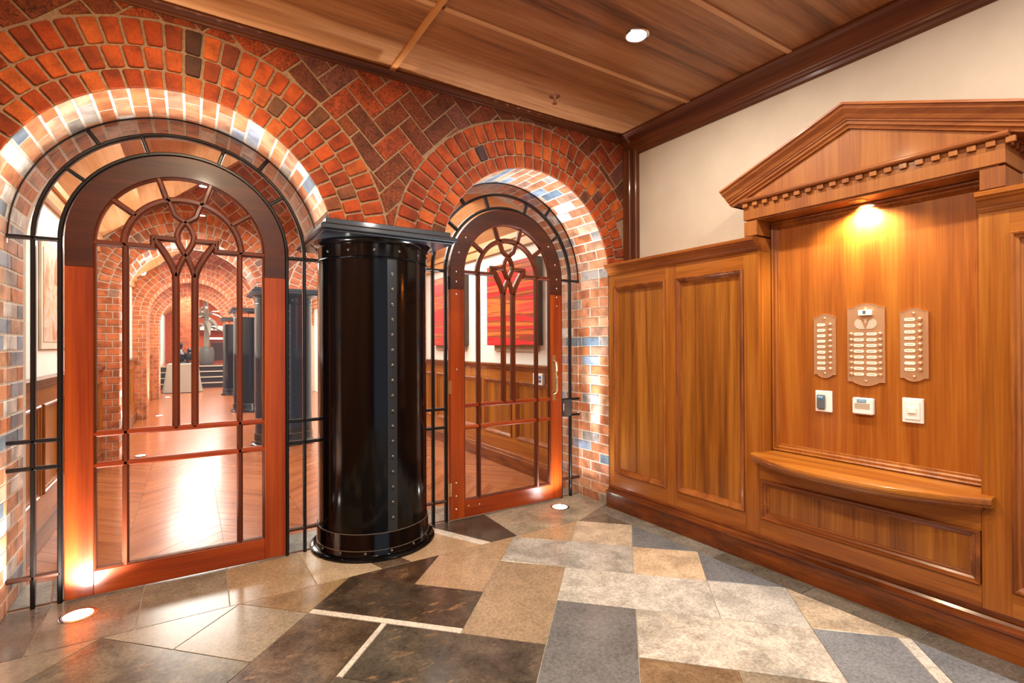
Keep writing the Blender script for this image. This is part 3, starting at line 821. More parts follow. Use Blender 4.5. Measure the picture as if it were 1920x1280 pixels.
# speaker grille of horizontal slits with a V-shaped emblem, and lamp cover
gm = MB()
for k in range(12):
    z = 1.478+k*.0052; hh = .056*math.sqrt(max(.02, 1-((k-5.5)/7.2)**2))
    v0 = max(0, (z-1.478)/.062); half = .004+.020*min(1, v0*1.15)
    inner = max(0, half-.014) if v0 > .45 else 0
    segs = [(-hh, -half), (half, hh)] if v0 < .78 else [(-hh, -.034), (.034, hh)]
    if inner > 0 and v0 < .9: segs.append((-inner, inner))
    for a, b in segs:
        if b-a > .003: gm.box(XF-.0092, XF-.0070, 1.340+a, 1.340+b, z, z+.0026)
gm.build('speaker_grille', 'label_ivory', wp)
lc = MB().box(XF-.026, XF-.007, 1.304, 1.370, 1.552, 1.583).build('lamp_cover', 'white_plastic', wp, bevel=.002)
MB().box(XF-.0268, XF-.0255, 1.331, 1.346, 1.560, 1.579).build('camera_window', 'reader_grey', lc)
# small devices under the plates
t = thing('card_reader', 'white square plate with grey and blue card reader, leftmost under the intercom plates', 'card reader', (XF, 1.56, .99))
MB().box(XF-.012, XF, 1.518, 1.612, .985, 1.112).build('base_plate', 'white_plastic', t, bevel=.003)
rd = MB().box(XF-.028, XF-.012, 1.552, 1.598, 1.002, 1.088).build('reader', 'reader_grey', t, bevel=.005)
MB().box(XF-.0288, XF-.0278, 1.556, 1.594, 1.062, 1.083).build('blue_label', 'screen_blue', rd)
lg = MB(); lg.sweep([(XF-.0290, 1.588, 1.072), (XF-.0290, 1.580, 1.078), (XF-.0290, 1.570, 1.072), (XF-.0290, 1.560, 1.078)], [(-.002, 0), (-.002, .0006), (.002, .0006), (.002, 0)], (-1, 0, 0))
lg.build('white_mark', 'white_plastic', rd)
t = thing('key_switch', 'white rounded box with blue label and recessed brown slot, below the wide intercom plate', 'key switch', (XF, 1.345, .995))
b_ = MB().box(XF-.030, XF, 1.298, 1.402, .995, 1.088); b_.build('housing', 'white_plastic', t, bevel=.006)
MB().box(XF-.0312, XF-.0298, 1.330, 1.376, 1.062, 1.080).build('blue_label', 'screen_blue', t)
lb = MB(); 
for zz in (1.069, 1.075): lb.box(XF-.0316, XF-.0310, 1.334, 1.372, zz-.0010, zz+.0010)
lb.build('writing', 'white_plastic', t)
MB().box(XF-.0308, XF-.0298, 1.312, 1.388, 1.026, 1.058).build('slot', 'frame_beige', t)
MB().box(XF-.0312, XF-.0306, 1.376, 1.380, 1.043, 1.048).build('slot_contact', 'ink', t)
t = thing('rocker_switch', 'white square light switch with stepped frame, rightmost under the intercom plates', 'switch', (XF, 1.12, .98))
MB().box(XF-.012, XF, 1.073, 1.168, .975, 1.106).build('outer_frame', 'white_plastic', t, bevel=.004)
MB().box(XF-.016, XF-.012, 1.087, 1.154, .993, 1.088).build('inner_frame', 'white_plastic', t, bevel=.002)
MB().box(XF-.024, XF-.016, 1.103, 1.141, 1.026, 1.058).build('rocker', 'white_plastic', t, bevel=.003)

# ------------------------------------------------------------------ iron and glass screens
def arcpts(c, r, a0, a1, y, n=40, zc=ZC):
    return [(c+r*cos(R(a0+(a1-a0)*k/n)), y, zc+r*sin(R(a0+(a1-a0)*k/n))) for k in range(n+1)]
IR = [(-.0105, -.016), (-.0105, .010), (-.005, .016), (.005, .016), (.0105, .010), (.0105, -.016)]
IRt = [(a*.85, b*.9) for a, b in IR]
def pane(parent, pts, y=None, name='pane'):
    y = YS if y is None else y
    mb = MB(); mb.prism([(x, y-.002, z) for x, z in pts], (0, .004, 0)); me_o = mb.build(name, 'clear_glass', parent)
    bm = bmesh.new(); bm.from_mesh(me_o.data); bmesh.ops.triangulate(bm, faces=[f for f in bm.faces if len(f.verts) > 4]); bm.to_mesh(me_o.data); bm.free()
    return me_o
def sector(c, r0, r1, a0, a1, n=10):
    return [(c+r0*cos(R(a0+(a1-a0)*k/n)), ZC+r0*sin(R(a0+(a1-a0)*k/n))) for k in range(n+1)] + \
           [(c+r1*cos(R(a1+(a0-a1)*k/n)), ZC+r1*sin(R(a1+(a0-a1)*k/n))) for k in range(n+1)]
RZ = [1.98, .890, .745, .163]
def screen(nm, c, xa, xb):
    s = struct(empty(nm, (c, YS, 0)))
    N_ = (0, -1, 0)
    # arches
    MB().sweep([(c+.682, YS, 0)]+arcpts(c, .682, 0, 180, YS)+[(c-.682, YS, 0)], IR, N_).build('arch_bar', 'iron', s)
    MB().sweep([(c+.572, YS, 0)]+arcpts(c, .572, 0, 180, YS)+[(c-.572, YS, 0)], [(a*1.1, b) for a, b in IR], N_).build('door_frame', 'iron', s)
    lo, hi = (0, 165) if nm == 'window_2' else (15, 180)
    MB().sweep(arcpts(c, RI-.004, *( (0, 165) if nm == 'window_2' else (15, 180)), YS), [(-.003, -.006), (-.003, .006), (.003, .006), (.003, -.006)], N_).build('edge_strip', 'iron', s)
    for a in (36, 72, 108, 144):
        MB().sweep([(c+.572*cos(R(a)), YS, ZC+.572*sin(R(a))), (c+.682*cos(R(a)), YS, ZC+.682*sin(R(a)))], IR, N_).build('spoke', 'iron', s)
    for a in (54, 126):
        MB().sweep([(c+.682*cos(R(a)), YS, ZC+.682*sin(R(a))), (c+.781*cos(R(a)), YS, ZC+.781*sin(R(a)))], IR, N_).build('spoke', 'iron', s)
    for z in RZ:
        m = 'iron' if z > .5 else 'iron_worn'
        for x0, x1 in ((xa, c-.572), (c+.572, xb)):
            MB().sweep([(x0, YS, z), (x1, YS, z)], IR, N_).build('transom', m, s)
    # panes
    an = [0, 36, 72, 108, 144, 180]
    for a0, a1 in zip(an[:-1], an[1:]): pane(s, sector(c, .575, .680, a0, a1))
    bo = [15 if c < 1 else 0, 54, 126, 180 if c < 1 else 165]
    for a0, a1 in zip(bo[:-1], bo[1:]): pane(s, sector(c, .684, RI-.002, a0, a1))
    zs = RZ+[.0]
    for z1, z0 in zip(zs[:-1], zs[1:]):
        for x0, x1 in ((xa, c-.682), (c-.682, c-.572), (c+.572, c+.682), (c+.682, xb)):
            pane(s, [(x0+.004, z0+.004), (x1-.004, z0+.004), (x1-.004, z1-.004), (x0+.004, z1-.004)])
    return s
S1 = screen('window_1', C1, -.822, .752)
S2 = screen('window_2', C2, 1.478, 3.053)
lk = MB().box(C2+.566, C2+.672, YS-.035, YS+.02, .742, .893).build('lock_box', 'black_trim', S2, bevel=.004)
MB().box(C2+.570, C2+.582, YS-.040, YS-.034, .79, .86).build('strike_plate', 'chrome', lk)
for x0, x1 in ((-.822, .752),):
    MB().box(.748, .762, YS-.02, YS+.02, 0, 2.09).build('end_post', 'iron', S1)
MB().box(1.468, 1.482, YS-.02, YS+.02, 0, 2.09).build('end_post', 'iron', S2)

# ------------------------------------------------------------------ doors
YDo = 3.655
def door(nm, c, brass):
    d = struct(empty(nm, (c, YDo, 0)))
    N_ = (0, -1, 0); T = .022
    y0, y1 = YDo-T, YDo+T
    RO, RN = .556, .431
    zj = 1.84; zb = .012
    for s in (-1, 1):
        xa, xb = sorted((c+s*RO, c+s*RN)); MB().box(xa, xb, y0, y1, zb, zj).build('stile', 'door_wood_z', d, bevel=.003)
    MB().box(c-RN, c+RN, y0, y1, zb, .145).build('bottom_rail', 'door_wood_x', d, bevel=.002)
    rm = (RO+RN)/2; hw = (RO-RN)/2
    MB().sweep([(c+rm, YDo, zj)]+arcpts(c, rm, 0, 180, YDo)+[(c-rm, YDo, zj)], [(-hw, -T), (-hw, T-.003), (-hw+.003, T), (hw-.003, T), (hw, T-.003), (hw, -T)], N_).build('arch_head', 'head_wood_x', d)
    B = [(-.0165, -.018), (-.0165, .006), (-.010, .012), (-.007, .019), (.007, .019), (.010, .012), (.0165, .006), (.0165, -.018)]
    Bt = [(a*1.2, b) for a, b in B]
    def bar(nm_, pts, mat='bar_wood_z', pr=B, closed=False): return MB().sweep([(c+x, YDo, z) for x, z in pts], pr, N_, closed).build(nm_, mat, d)
    # inner bead round the glazed opening
    bd = [(0, -.012), (0, .016), (.004, .018), (.010, .012), (.012, -.012)]
    MB().sweep([(c-RN, YDo, .145), (c+RN, YDo, .145), (c+RN, YDo, ZC)]+arcpts(c, RN, 0, 180, YDo)[1:], [(a, b) for a, b in bd], N_, True).build('glazing_bead', 'bar_wood_z', d)
    for x in (-.290, .290):
        bar('glazing_bar', [(x, .145), (x, .729)]); bar('glazing_bar', [(x, .729), (x, .905)]); bar('glazing_bar', [(x, .905), (x, 1.98)])
    for z in (.729, .905): bar('cross_bar', [(-RN, z), (RN, z)], 'door_wood_x')
    for s in (-1, 1):
        bar('cross_bar', [(s*RN, 1.982), (s*.298, 1.982)], 'bar_wood_x')
        bar('tracery', [(s*.298, 1.982), (s*.160, 1.982), (s*.160, 2.037), (s*.045, 2.037)], 'bar_wood_x')
        bar('tracery', [(s*.048, .905), (s*.048, 1.75), (s*.050, 1.827), (s*.068, 1.880), (s*.098, 1.940), (s*.125, 1.985), (s*.155, 2.030)], 'bar_wood_z', Bt)
        bar('tracery', [(s*.049, 1.815), (s*.032, 1.875), (s*.013, 1.922), (s*-.001, 1.947), (s*-.023, 1.990), (s*-.040, 2.028), (s*-.043, 2.066), (s*-.030, 2.104), (s*-.012, 2.134), (s*.001, 2.146), (s*.028, 2.164), (s*.054, 2.184), (s*.066, 2.220), (s*.090, 2.284)], 'bar_wood_z', B)
    MB().sweep(arcpts(c, .298, 0, 180, YDo, 30), Bt, N_).build('arch_muntin', 'bar_wood_x', d)
    for a in (36, 72, 108, 144):
        MB().sweep([(c+.298*cos(R(a)), YDo, ZC+.298*sin(R(a))), (c+RN*cos(R(a)), YDo, ZC+RN*sin(R(a)))], B, N_).build('spoke', 'bar_wood_x', d)
    # panes
    cols_ = [(-RN, -.29), (-.29, .29), (.29, RN)]
    for z0, z1 in ((.145, .729), (.729, .905)):
        for a, b in cols_: pane(d, [(c+a, z0), (c+b, z0), (c+b, z1), (c+a, z1)], YDo)
    for a, b in ((-RN, -.29), (-.29, -.048), (-.048, .048), (.048, .29), (.29, RN)):
        pane(d, [(c+a, .905), (c+b, .905), (c+b, ZC), (c+a, ZC)], YDo)
    an = [0, 36, 72, 108, 144, 180]
    for a0, a1 in zip(an[:-1], an[1:]): pane(d, sector(c, .298, RN, a0, a1), YDo)
    pane(d, [(c+.298*cos(R(180*k/20)), ZC+.298*sin(R(180*k/20))) for k in range(21)], YDo)
    if brass:
        sm = MB().lathe([(0, -.004), (.005, -.0035), (.0075, 0), (0, 0)], (0, 0, 0), 8, Y_).mesh('screw', 'steel_screw', True)
        for x, z in [(-.507, .299), (-.507, .195), (-.507, .091), (-.398, .1), (-.299, .097), (-.50, 1.98), (-.50, 1.90), (-.50, 1.80), (-.50, 1.20), (.50, 1.90), (.50, 1.98), (.50, 1.82), (.50, 1.74)]:
            inst(sm, 'screw', (c+x, y0, z), (0, 0, 0), d)
        for a in (15, 35, 146, 162):
            inst(sm, 'screw', (c+.5*cos(R(a)), y0, ZC+.5*sin(R(a))), (0, 0, 0), d)
        for z in (1.06, .252, 1.885):
            h = MB()
            for q in range(5):
                h.lathe([(.0065, -.052+q*.021), (.0065, -.034+q*.021)], (c-.560, y0-.004, z), 10)
            h.box(c-.574, c-.548, y0-.003, y0, z-.052, z+.052)
            h.build('hinge', 'brass' if z < 1.8 else 'iron', d)
        hd = MB().box(c+.446, c+.484, y0-.004, y0, .895, 1.298).build('handle_plate', 'brass', d, bevel=.002)
        g = MB(); ps = [(c+.465, y0-.004, 1.235), (c+.465, y0-.030, 1.230), (c+.463, y0-.046, 1.205), (c+.455, y0-.056, 1.15), (c+.450, y0-.060, 1.10), (c+.455, y0-.056, 1.05), (c+.463, y0-.046, 1.0), (c+.465, y0-.030, .972), (c+.465, y0-.004, .965)]
        g.tube(ps, [.018, .014, .011, .0125, .0145, .0125, .011, .014, .018], 10); g.build('pull_handle', 'brass', hd, True)
    return d
door('door_1', C1+.004, False)
door('door_2', C2+.010, True)

# ------------------------------------------------------------------ black iron column
def column(label, x, y, group=None):
    t = thing('iron_column', label, 'column', (x, y, 0), group)
    c = (x, y, 0); RB = .378
    MB().lathe([(RB, .16), (RB, 1.975)], c, 96).build('shaft', 'black_steel', t, True)
    MB().lathe([(.385, .0), (.433, .0), (.433, .010), (.424, .018), (.400, .022), (.392, .024), (.388, .030), (.388, .162), (.383, .170), (.374, .170)], c, 96).build('base', 'black_steel', t, True)
    for r, z in ((.3895, .058), (.3870, .166)):
        MB().lathe([(r-.003, z-.0025), (r+.0006, z-.002), (r+.0006, z+.002), (r-.003, z+.0025)], c, 96).build('bright_ring', 'bright_edge', t, True)
    MB().lathe([(.374, 1.968), (.387, 1.968), (.390, 1.973), (.387, 1.979), (.383, 1.982), (.383, 2.062), (.392, 2.066), (.392, 2.072), (.400, 2.084), (.418, 2.096), (.425, 2.100), (.425, 2.106), (.2, 2.106)], c, 96).build('necking', 'black_steel', t, True)
    p = MB(); p.box(x-.435, x+.435, y-.435, y+.435, 2.098, 2.112); p.box(x-.455, x+.455, y-.455, y+.455, 2.112, 2.140); 
    p.box(x-.445, x+.445, y-.445, y+.445, 2.140, 2.148)
    p.build('capital_plate', 'black_trim', t, bevel=.004)
    MB().box(x-.420, x+.420, y-.420, y+.420, 2.148, 2.182).build('upper_slab', 'black_trim', t, bevel=.003)
    # riveted seam strip facing the room
    ang = math.atan2(-y, -x)
    ang = R(-88.5)
    s = MB(); hw = .036/RB*.9
    a0, a1 = ang-hw, ang+hw; n = 8; vs = []
    for r in (RB+.0005, RB+.004):
        for z in (.172, 1.966):
            vs += [(x+r*cos(a0+(a1-a0)*k/n), y+r*sin(a0+(a1-a0)*k/n), z) for k in range(n+1)]
    m = n+1; fs = []
    for k in range(n):
        fs += [(k+2*m, k+1+2*m, k+1+3*m, k+3*m), (k, k+2*m, k+3*m, k+m) if k == 0 else (k, k+1, k+1+2*m, k+2*m)]
        fs += [(k+m, k+3*m, k+1+3*m, k+1+m)]
    fs += [(n, n+m, n+3*m, n+2*m), (0, 2*m, 3*m, m)]
    s.add(vs, list(dict.fromkeys(fs))); s.build('seam_strip', 'seam_steel', t)
    rm = MB().lathe([(0, -.007), (.004, -.0065), (.0075, -.004), (.0085, 0), (0, 0)], (0, 0, 0), 10, X_).mesh('rivet', 'rivet', True)
    def rv(a, r, z, s_=1):
        s_ *= 1.45
        inst(rm, 'rivet', (x+r*cos(a), y+r*sin(a), z), (0, 0, a+pi), t, scale=(s_, s_, s_))
    for k in range(17): rv(ang, RB+.004, 1.868-.1008*k)
    for k in range(9):
        a = R(-165+k*25); rv(a, .388, .040, .9); rv(a+R(9), .383, 2.022, .8)
    return t
C0 = column('big black riveted iron column with square capital between the two arched doors', COLX, COLY)
IC = [('black column behind the glass of the left door, nearest of the row beyond', 7.98), ('black column beyond the left door, second of the row inside', 12.3), ('black column beyond the left door, farthest of the row before the steps', 16.6)]
for lb_, y in IC: copy_tree(C0, (COLX+.015, y, 0), lb_, 'black iron columns inside the lobby')

# ------------------------------------------------------------------ vestibule fittings
t = thing('ceiling_downlight', 'bright round recessed downlight in the wood panelled ceiling', 'light', (2.22, 2.115, HC))
MB().lathe([(.058, .0), (.072, .0), (.074, -.004), (.064, -.008), (.058, -.006)], (2.22, 2.115, HC), 32).build('trim_ring', 'chrome', t, True)
MB().lathe([(0, -.006), (.059, -.006), (.059, -.001), (0, -.001)], (2.22, 2.115, HC), 32).build('lens', 'lamp_glow', t)
for x, y in ((.12, 2.115),):
    t2_ = copy_tree(t, (x, y, HC), 'round recessed downlight in the ceiling over the left door')
t = thing('fire_sprinkler', 'small chrome fire sprinkler hanging from the ceiling', 'sprinkler', (2.255, 2.958, HC))
MB().lathe([(0, 0), (.040, 0), (.040, -.003), (.018, -.008), (0, -.008)], (2.255, 2.958, HC), 24).build('escutcheon', 'chrome', t, True)
MB().lathe([(.010, -.006), (.010, -.022), (.007, -.026), (.007, -.050), (.018, -.053), (.018, -.058), (0, -.058)], (2.255, 2.958, HC), 12).build('head', 'chrome', t, True)
for i, (x, y, lb_) in enumerate([(-.50, 3.44, 'round glowing uplight in the floor before the left door'), (2.67, 3.456, 'round glowing uplight in the floor before the right door')]):
    t = thing('floor_uplight', lb_, 'light', (x, y, 0), 'uplights set in the vestibule floor')
    MB().lathe([(.062, .0005), (.078, .0005), (.080, .002), (.066, .003), (.062, .002)], (x, y, 0), 36).build('trim_ring', 'chrome', t, True)
    MB().lathe([(0, .0006), (.0625, .0006), (.0625, .0022), (0, .0022)], (x, y, 0), 36).build('lens', 'lamp_glow', t)

# ------------------------------------------------------------------ the lobby beyond the doors
LX, RX = -.95, 3.15
LY1 = 26.0
lf = struct(MB().box(LX-.3, RX+.3, YS+.02, 19.6, -.12, -.008).build('floor', 'floor_board_wood'))
# timber boards in a chevron by the doors, then the material takes over
def boards(y0, y1, cnt=0):
    bw = .118; L_ = .82; made = 0
    n = int((y1-y0+1.2)/(bw*1.414))
    xs_ = [LX-.02+L_*.7071*k for k in range(0, 9)]
    for ci in range(len(xs_)-1):
        xa, xb = xs_[ci], min(xs_[ci+1], RX+.02)
        if xb-xa < .05: continue
        s = 1 if ci % 2 else -1; pv = bw*1.414
        k = -6
        while True:
            yb_ = y0-.7+k*pv
            k += 1
            if yb_ > y1+.7: break
            if s > 0: P = [(xa, yb_), (xb, yb_+(xb-xa)), (xb, yb_+(xb-xa)+pv), (xa, yb_+pv)]
            else: P = [(xa, yb_+(xb-xa)), (xb, yb_), (xb, yb_+pv), (xa, yb_+(xb-xa)+pv)]
            P = clip(P, (0, y0), (0, -1)); P = clip(P, (0, y1), (0, 1)) if len(P) > 2 else P
            if len(P) < 3 or area(P) < .004: continue
            q = inset(P, .0008)
            if len(q) < 3: continue
            th = R(45)*s
            Rm = Matrix.Rotation(-th, 2)
            mb = MB(); slab(mb, [tuple(Rm @ Vector(p)) for p in q], 0, -.01, .0006, lambda x, y, d: (x, y, d))
            o = mb.build('floor_board', 'floor_board_wood'); o.rotation_euler = (0, 0, th); par(o, lf); made += 1
    return made
boards(YS+.024, 7.6)
for k in range(14):
    xa = LX+k*.30; 
    if xa > RX: break
    for y0, y1 in ((YS+.03, 4.03),):
        mb = MB(); slab(mb, [(xa+.003, y0), (min(RX, xa+.297), y0), (min(RX, xa+.297)-.05, y1), (xa+.003-.05, y1)], .0022, -.01, .001, lambda x, y, d: (x, y, d))
        o = mb.build('tile', 'stone_m', lf); o.color = S2L(random.choice(['#8b8880', '#9a958a', '#7c7a76', '#a09684']))
# side walls
def lobby_side(x, name, sgn):
    struct(MB().box(x, x+sgn*.15, YB, LY1, 0, 5.0).build(name, 'white_paint'))
lobby_side(LX, 'wall_left', -1); lobby_side(RX, 'wall_right', 1)
struct(MB().box(-3, 5.5, LY1, LY1+.2, 0, 5.5).build('wall_back', 'far_brick'))
# pitched ceiling
rz = lambda x: 2.62+(x-LX)*.80 if x < 1.1 else 2.62+(RX-x)*.80
pc = MB(); pc.prism([(LX-.1, YB, rz(LX-.1)), (1.1, YB, rz(1.1)), (RX+.1, YB, rz(RX+.1)), (RX+.1, YB, 5.2), (LX-.1, YB, 5.2)], (0, LY1-YB, 0))
struct(pc.build('ceiling', 'lobby_ceiling_wood'))
for k, (x, s) in enumerate(((LX, 1), (RX, -1))):
    m = MB(); m.box(x, x+s*.05, YB, 19.6, 2.50, 2.60); m.box(x, x+s*.08, YB, 19.6, 2.60, 2.66)
    struct(m.build('trim_%d' % (6+k), 'lobby_ceiling_wood'))
# low wainscot along both walls between the piers
def low_wainscot(label, x, sgn, ya, yb, name='wainscot', depth=.09, detail=True, group='low wainscots inside the lobby'):
    """sgn: direction into the room"""
    t = thing(name, label, 'panelling', (x, (ya+yb)/2, 0), group)
    x0 = x+sgn*depth
    def B(a, b, z0, z1, dx=0, mat='panel_wood_y', nm='rail', pr=t, bv=.002): return MB().box(x, x0+sgn*dx, a, b, z0, z1).build(nm, mat, pr, bevel=bv)
    B(ya, yb, 0, .135, .025, 'base_wood_y', 'skirting'); B(ya, yb, .135, .172, .012, 'mould_wood_y', 'skirting_moulding')
    B(ya, yb, .172, .340, 0, nm='rail'); B(ya, yb, .985, 1.118, 0, nm='rail')
    B(ya, yb, 1.118, 1.150, .025, 'mould_wood_y', 'cap_moulding'); B(ya, yb, 1.150, 1.175, .045, 'base_wood_y', 'cap_rail')
    n = max(1, int((yb-ya)/.62)); pw = (yb-ya)/n
    for k in range(n):
        y0 = ya+k*pw
        B(y0, y0+.09, .34, .985, -.001, 'panel_wood_z', 'stile')
        p = MB().box(x, x0-sgn*.02, y0+.09, y0+pw, .34, .985).build('panel', 'field_wood_z', t)
        if detail:
            pth = rect(y0+.09, y0+pw, .34, .985, x0)
            if sgn > 0: pth = pth[::-1]
            MB().sweep(pth, PM, (sgn, 0, 0), True).build('panel_moulding', 'mould_wood_z', p)
    return t
PY = [(7.6, 8.38), (11.92, 12.70), (16.24, 17.0)]
low_wainscot('low wooden wainscot under the red paintings, seen through the right door', RX, -1, YB, 7.6)
low_wainscot('low wooden wainscot under the pale painting, seen left of the left door', LX, 1, YB, 7.6, depth=.05)
low_wainscot('low wooden wainscot inside beyond the first inner arch', LX, 1, 8.38, 11.92, detail=False, depth=.05)
low_wainscot('low wooden wainscot inside beyond the second inner arch', LX, 1, 12.70, 16.24, detail=False, depth=.05)
# inner arched brick walls
CA, CB, RI2 = .03, 2.23, .755
for q, (ya, yb) in enumerate(PY):
    rg = [(RI2, .86, 29), (.86, .98, 33), (.98, 1.115, 37)]
    me = wall_body('w', ya+.004, yb, CA, CB, RI2+.003, LX, RX, [(RX, 5.0), (LX, 5.0)], 'mortar_light').mesh('wall', 'mortar_light')
    bm = bmesh.new(); bm.from_mesh(me); bmesh.ops.triangulate(bm, faces=[f for f in bm.faces if len(f.verts) > 4]); bm.to_mesh(me); bm.free()
    wo = bpy.data.objects.new('wall_inner', me); COL.objects.link(wo); struct(wo)
    def gab(): return [((0, 4.3), (0, 1)), ((LX, 0), (-1, 0)), ((RX, 0), (1, 0))]
    if q == 0:
        for c in (CA, CB):
            e = empty('arch_ring', (c, ya, ZC)); par(e, wo); ring(c, ya, e, ri=rg, pal=LOBB)
        herring(wo, ya, [(CA, ZC, 1.12), (CB, ZC, 1.12)], gab(), a0=A0+Vector((.02, -.03)), rng=12, stuff=False, pal=LOBB)
        reveal(wo, CA, ya, yb, RI2, True, False, n=28, a_lo=lambda t: t < R(78), cols=LOBB+['#d9cfc4', '#a8a4a4'])
    else:
        mb = MB()
        for c in (CA, CB):
            for r0, r1, n in rg:
                for k in range(n):
                    th = -pi/2+pi*(k+.5)/n; half = pi/n/2; g = .006
                    poly = [(-r0*half+g, r0+g), (r0*half-g, r0+g), (r1*half-g, r1-g), (-r1*half+g, r1-g)]
                    poly = [(c+x*cos(th)+z*sin(th), ZC-x*sin(th)+z*cos(th)) for x, z in poly]
                    slab(mb, poly, ya-.004, ya+.02, .003, lambda x, z, d: (x, d, z))
        for k in range(28):
            th = -pi/2+pi*(k+.5)/28; hw = pi*RI2/56-.006
            for y0_, y1_ in (((ya, ya+.23), (ya+.24, ya+.47), (ya+.48, yb)) if k % 2 else ((ya, ya+.11), (ya+.12, ya+.35), (ya+.36, ya+.59), (ya+.6, yb))):
                P = [(-hw, RI2), (hw, RI2), (hw, RI2+.02), (-hw, RI2+.02)]
                P = [(CA+x*cos(th)+z*sin(th), ZC-x*sin(th)+z*cos(th)) for x, z in P]
                mb.prism([(x, y0_, z) for x, z in P], (0, y1_-y0_-.008, 0))
        o = mb.build('brickwork', 'brick_smooth', wo); o.color = S2L('#cc7448'); o['kind'] = 'stuff'
        herring(wo, ya, [(CA, ZC, 1.12), (CB, ZC, 1.12)], gab(), rng=12, stuff=True)
    # pier courses
    mb = MB()
    for k in range(23):
        z = .04+.0862*k
        xa, xb = LX+.005, CA-RI2-.006; xm = xa+(.1 if k % 2 else .16)
        for a, b in ((xa, xm-.01), (xm, xb)):
            if q == 0 or True: slab(mb, [(a, z-.038), (b, z-.038), (b, z+.038), (a, z+.038)], ya-.004, ya+.02, .003, lambda x, zz, d: (x, d, zz))
        if q and z < ZC:
            for y0_, y1_ in ((ya+.005, ya+.23), (ya+.24, ya+.47), (ya+.48, yb-.01)):
                mb.box(CA-RI2-.02, CA-RI2, y0_, y1_, z-.038, z+.038)
    if q == 0:
        cnt = 0
        for i in range(0, len(mb.v), 12):
            pass
    o = mb.build('brickwork', 'brick_smooth', wo); o.color = S2L('#cc7448'); o['kind'] = 'stuff'
# paintings
def painting(label, x, sgn, y0, y1, z0, z1, mat, th=.06, edge='canvas_edge'):
    t = thing('painting', label, 'painting', (x, (y0+y1)/2, z0))
    f = MB().box(x, x+sgn*th, y0, y1, z0, z1).build('canvas_box', edge, t)
    MB().box(x+sgn*th, x+sgn*(th+.003), y0+.003, y1-.003, z0+.003, z1-.003).build('picture', mat, t)
    MB().box(x, x+sgn*.025, y0+.06, y1-.02 if y1 > 6 else y1-.05, z0-.07, z0+.1).build('backing_frame', 'frame_beige', t)
    return t
painting('large red and orange abstract painting behind the glass of the right door', RX, -1, 4.36, 5.38, 1.385, 2.33, 'red_painting', .10)
painting('red abstract painting farther in, seen left of the right door hinges', RX, -1, 6.05, 7.10, 1.385, 2.36, 'red_painting', .10)
t = thing('painting', 'tall pale painting in cream frame behind the glass left of the left door', 'painting', (LX, 5.6, 1.38))
MB().box(LX, LX+.02, 4.98, 6.65, 1.375, 2.20).build('frame', 'picture_frame', t, bevel=.004)
MB().box(LX+.02, LX+.024, 5.03, 6.60, 1.432, 2.14).build('picture', 'pale_painting', t)
t = thing('painting', 'framed picture on the white wall beyond the first inner arch', 'painting', (LX, 10.0, 1.35))
MB().box(LX, LX+.03, 9.3, 10.4, 1.35, 2.1).build('frame', 'picture_frame', t); MB().box(LX+.03, LX+.034, 9.36, 10.34, 1.41, 2.04).build('picture', 'pale_painting', t)
t = thing('door_release', 'small white wall box with keypad above low wainscot inside the right door', 'control box', (3.06, 4.2, 1.0))
XQ = RX-.09
MB().box(XQ-.035, XQ, 4.20, 4.37, .975, 1.095).build('housing', 'white_plastic', t, bevel=.004)
MB().box(XQ-.037, XQ-.034, 4.22, 4.27, 1.04, 1.07).build('display', 'screen_blue', t); MB().box(XQ-.037, XQ-.034, 4.22, 4.28, 1.0, 1.03).build('keypad', 'reader_grey', t)
# security camera on the second inner wall
t = thing('security_camera', 'small white dome security camera beside the second inner arch', 'camera', (-.80, 11.9, 2.82))
MB().lathe([(0, -.02), (.05, -.02), (.05, .01), (.03, .03), (0, .03)], (-.80, 11.86, 2.80), 16, Y_).build('mount', 'cctv_white', t, True)
bd = MB(); bd.lathe([(0, -.09), (.03, -.085), (.055, -.05), (.06, 0), (.055, .05), (0, .06)], (-.78, 11.79, 2.78), 16, Y_); bd.build('body', 'cctv_white', t, True)
MB().lathe([(0, -.012), (.028, -.008), (.03, 0), (0, 0)], (-.78, 11.70, 2.78), 12, Y_).build('lens', 'reader_grey', t, True)
# far end: steps, platform, desk, palm, table with sculpture
st = struct(empty('stairs', (.9, 19.6, 0)))
for k in range(4):
    MB().box(LX, RX, 19.6+.3*k, 19.6+.3*(k+1) if k < 3 else LY1, -.01, .175*(k+1)-.03).build('riser', 'stair_dark', st)
    MB().box(LX, RX, 19.57+.3*k, 19.6+.3*(k+1) if k < 3 else LY1, .175*(k+1)-.03, .175*(k+1)).build('tread', 'desk_wood' if k == 3 else 'stair_dark', st)
    MB().box(LX, RX, 19.562+.3*k, 19.57+.3*k, .175*(k+1)-.03, .175*(k+1)).build('nosing', 'stair_edge', st)
t = thing('brick_pier', 'plain brick pier standing left of the steps behind the draped table', 'pier', (.05, 20.2, 0))
pm = MB()
for k in range(34):
    for m_ in range(3):
        xa = -.45+m_*.24-(.12 if k % 2 else 0); pm.box(max(-.45, xa), min(.20, xa+.23), 19.0, 19.35, .004+k*.086, .08+k*.086)
o = pm.build('brickwork', 'brick_smooth', t); o.color = S2L('#b4532a'); o['kind'] = 'stuff'
MB().box(-.446, .196, 19.004, 19.346, 0, 2.93).build('pier_core', 'mortar', t)
t = thing('side_table', 'table draped in crumpled grey cloth by the foot of the steps', 'table', (-.2, 18.3, 0))
m = MB(); vs = []
n = 40
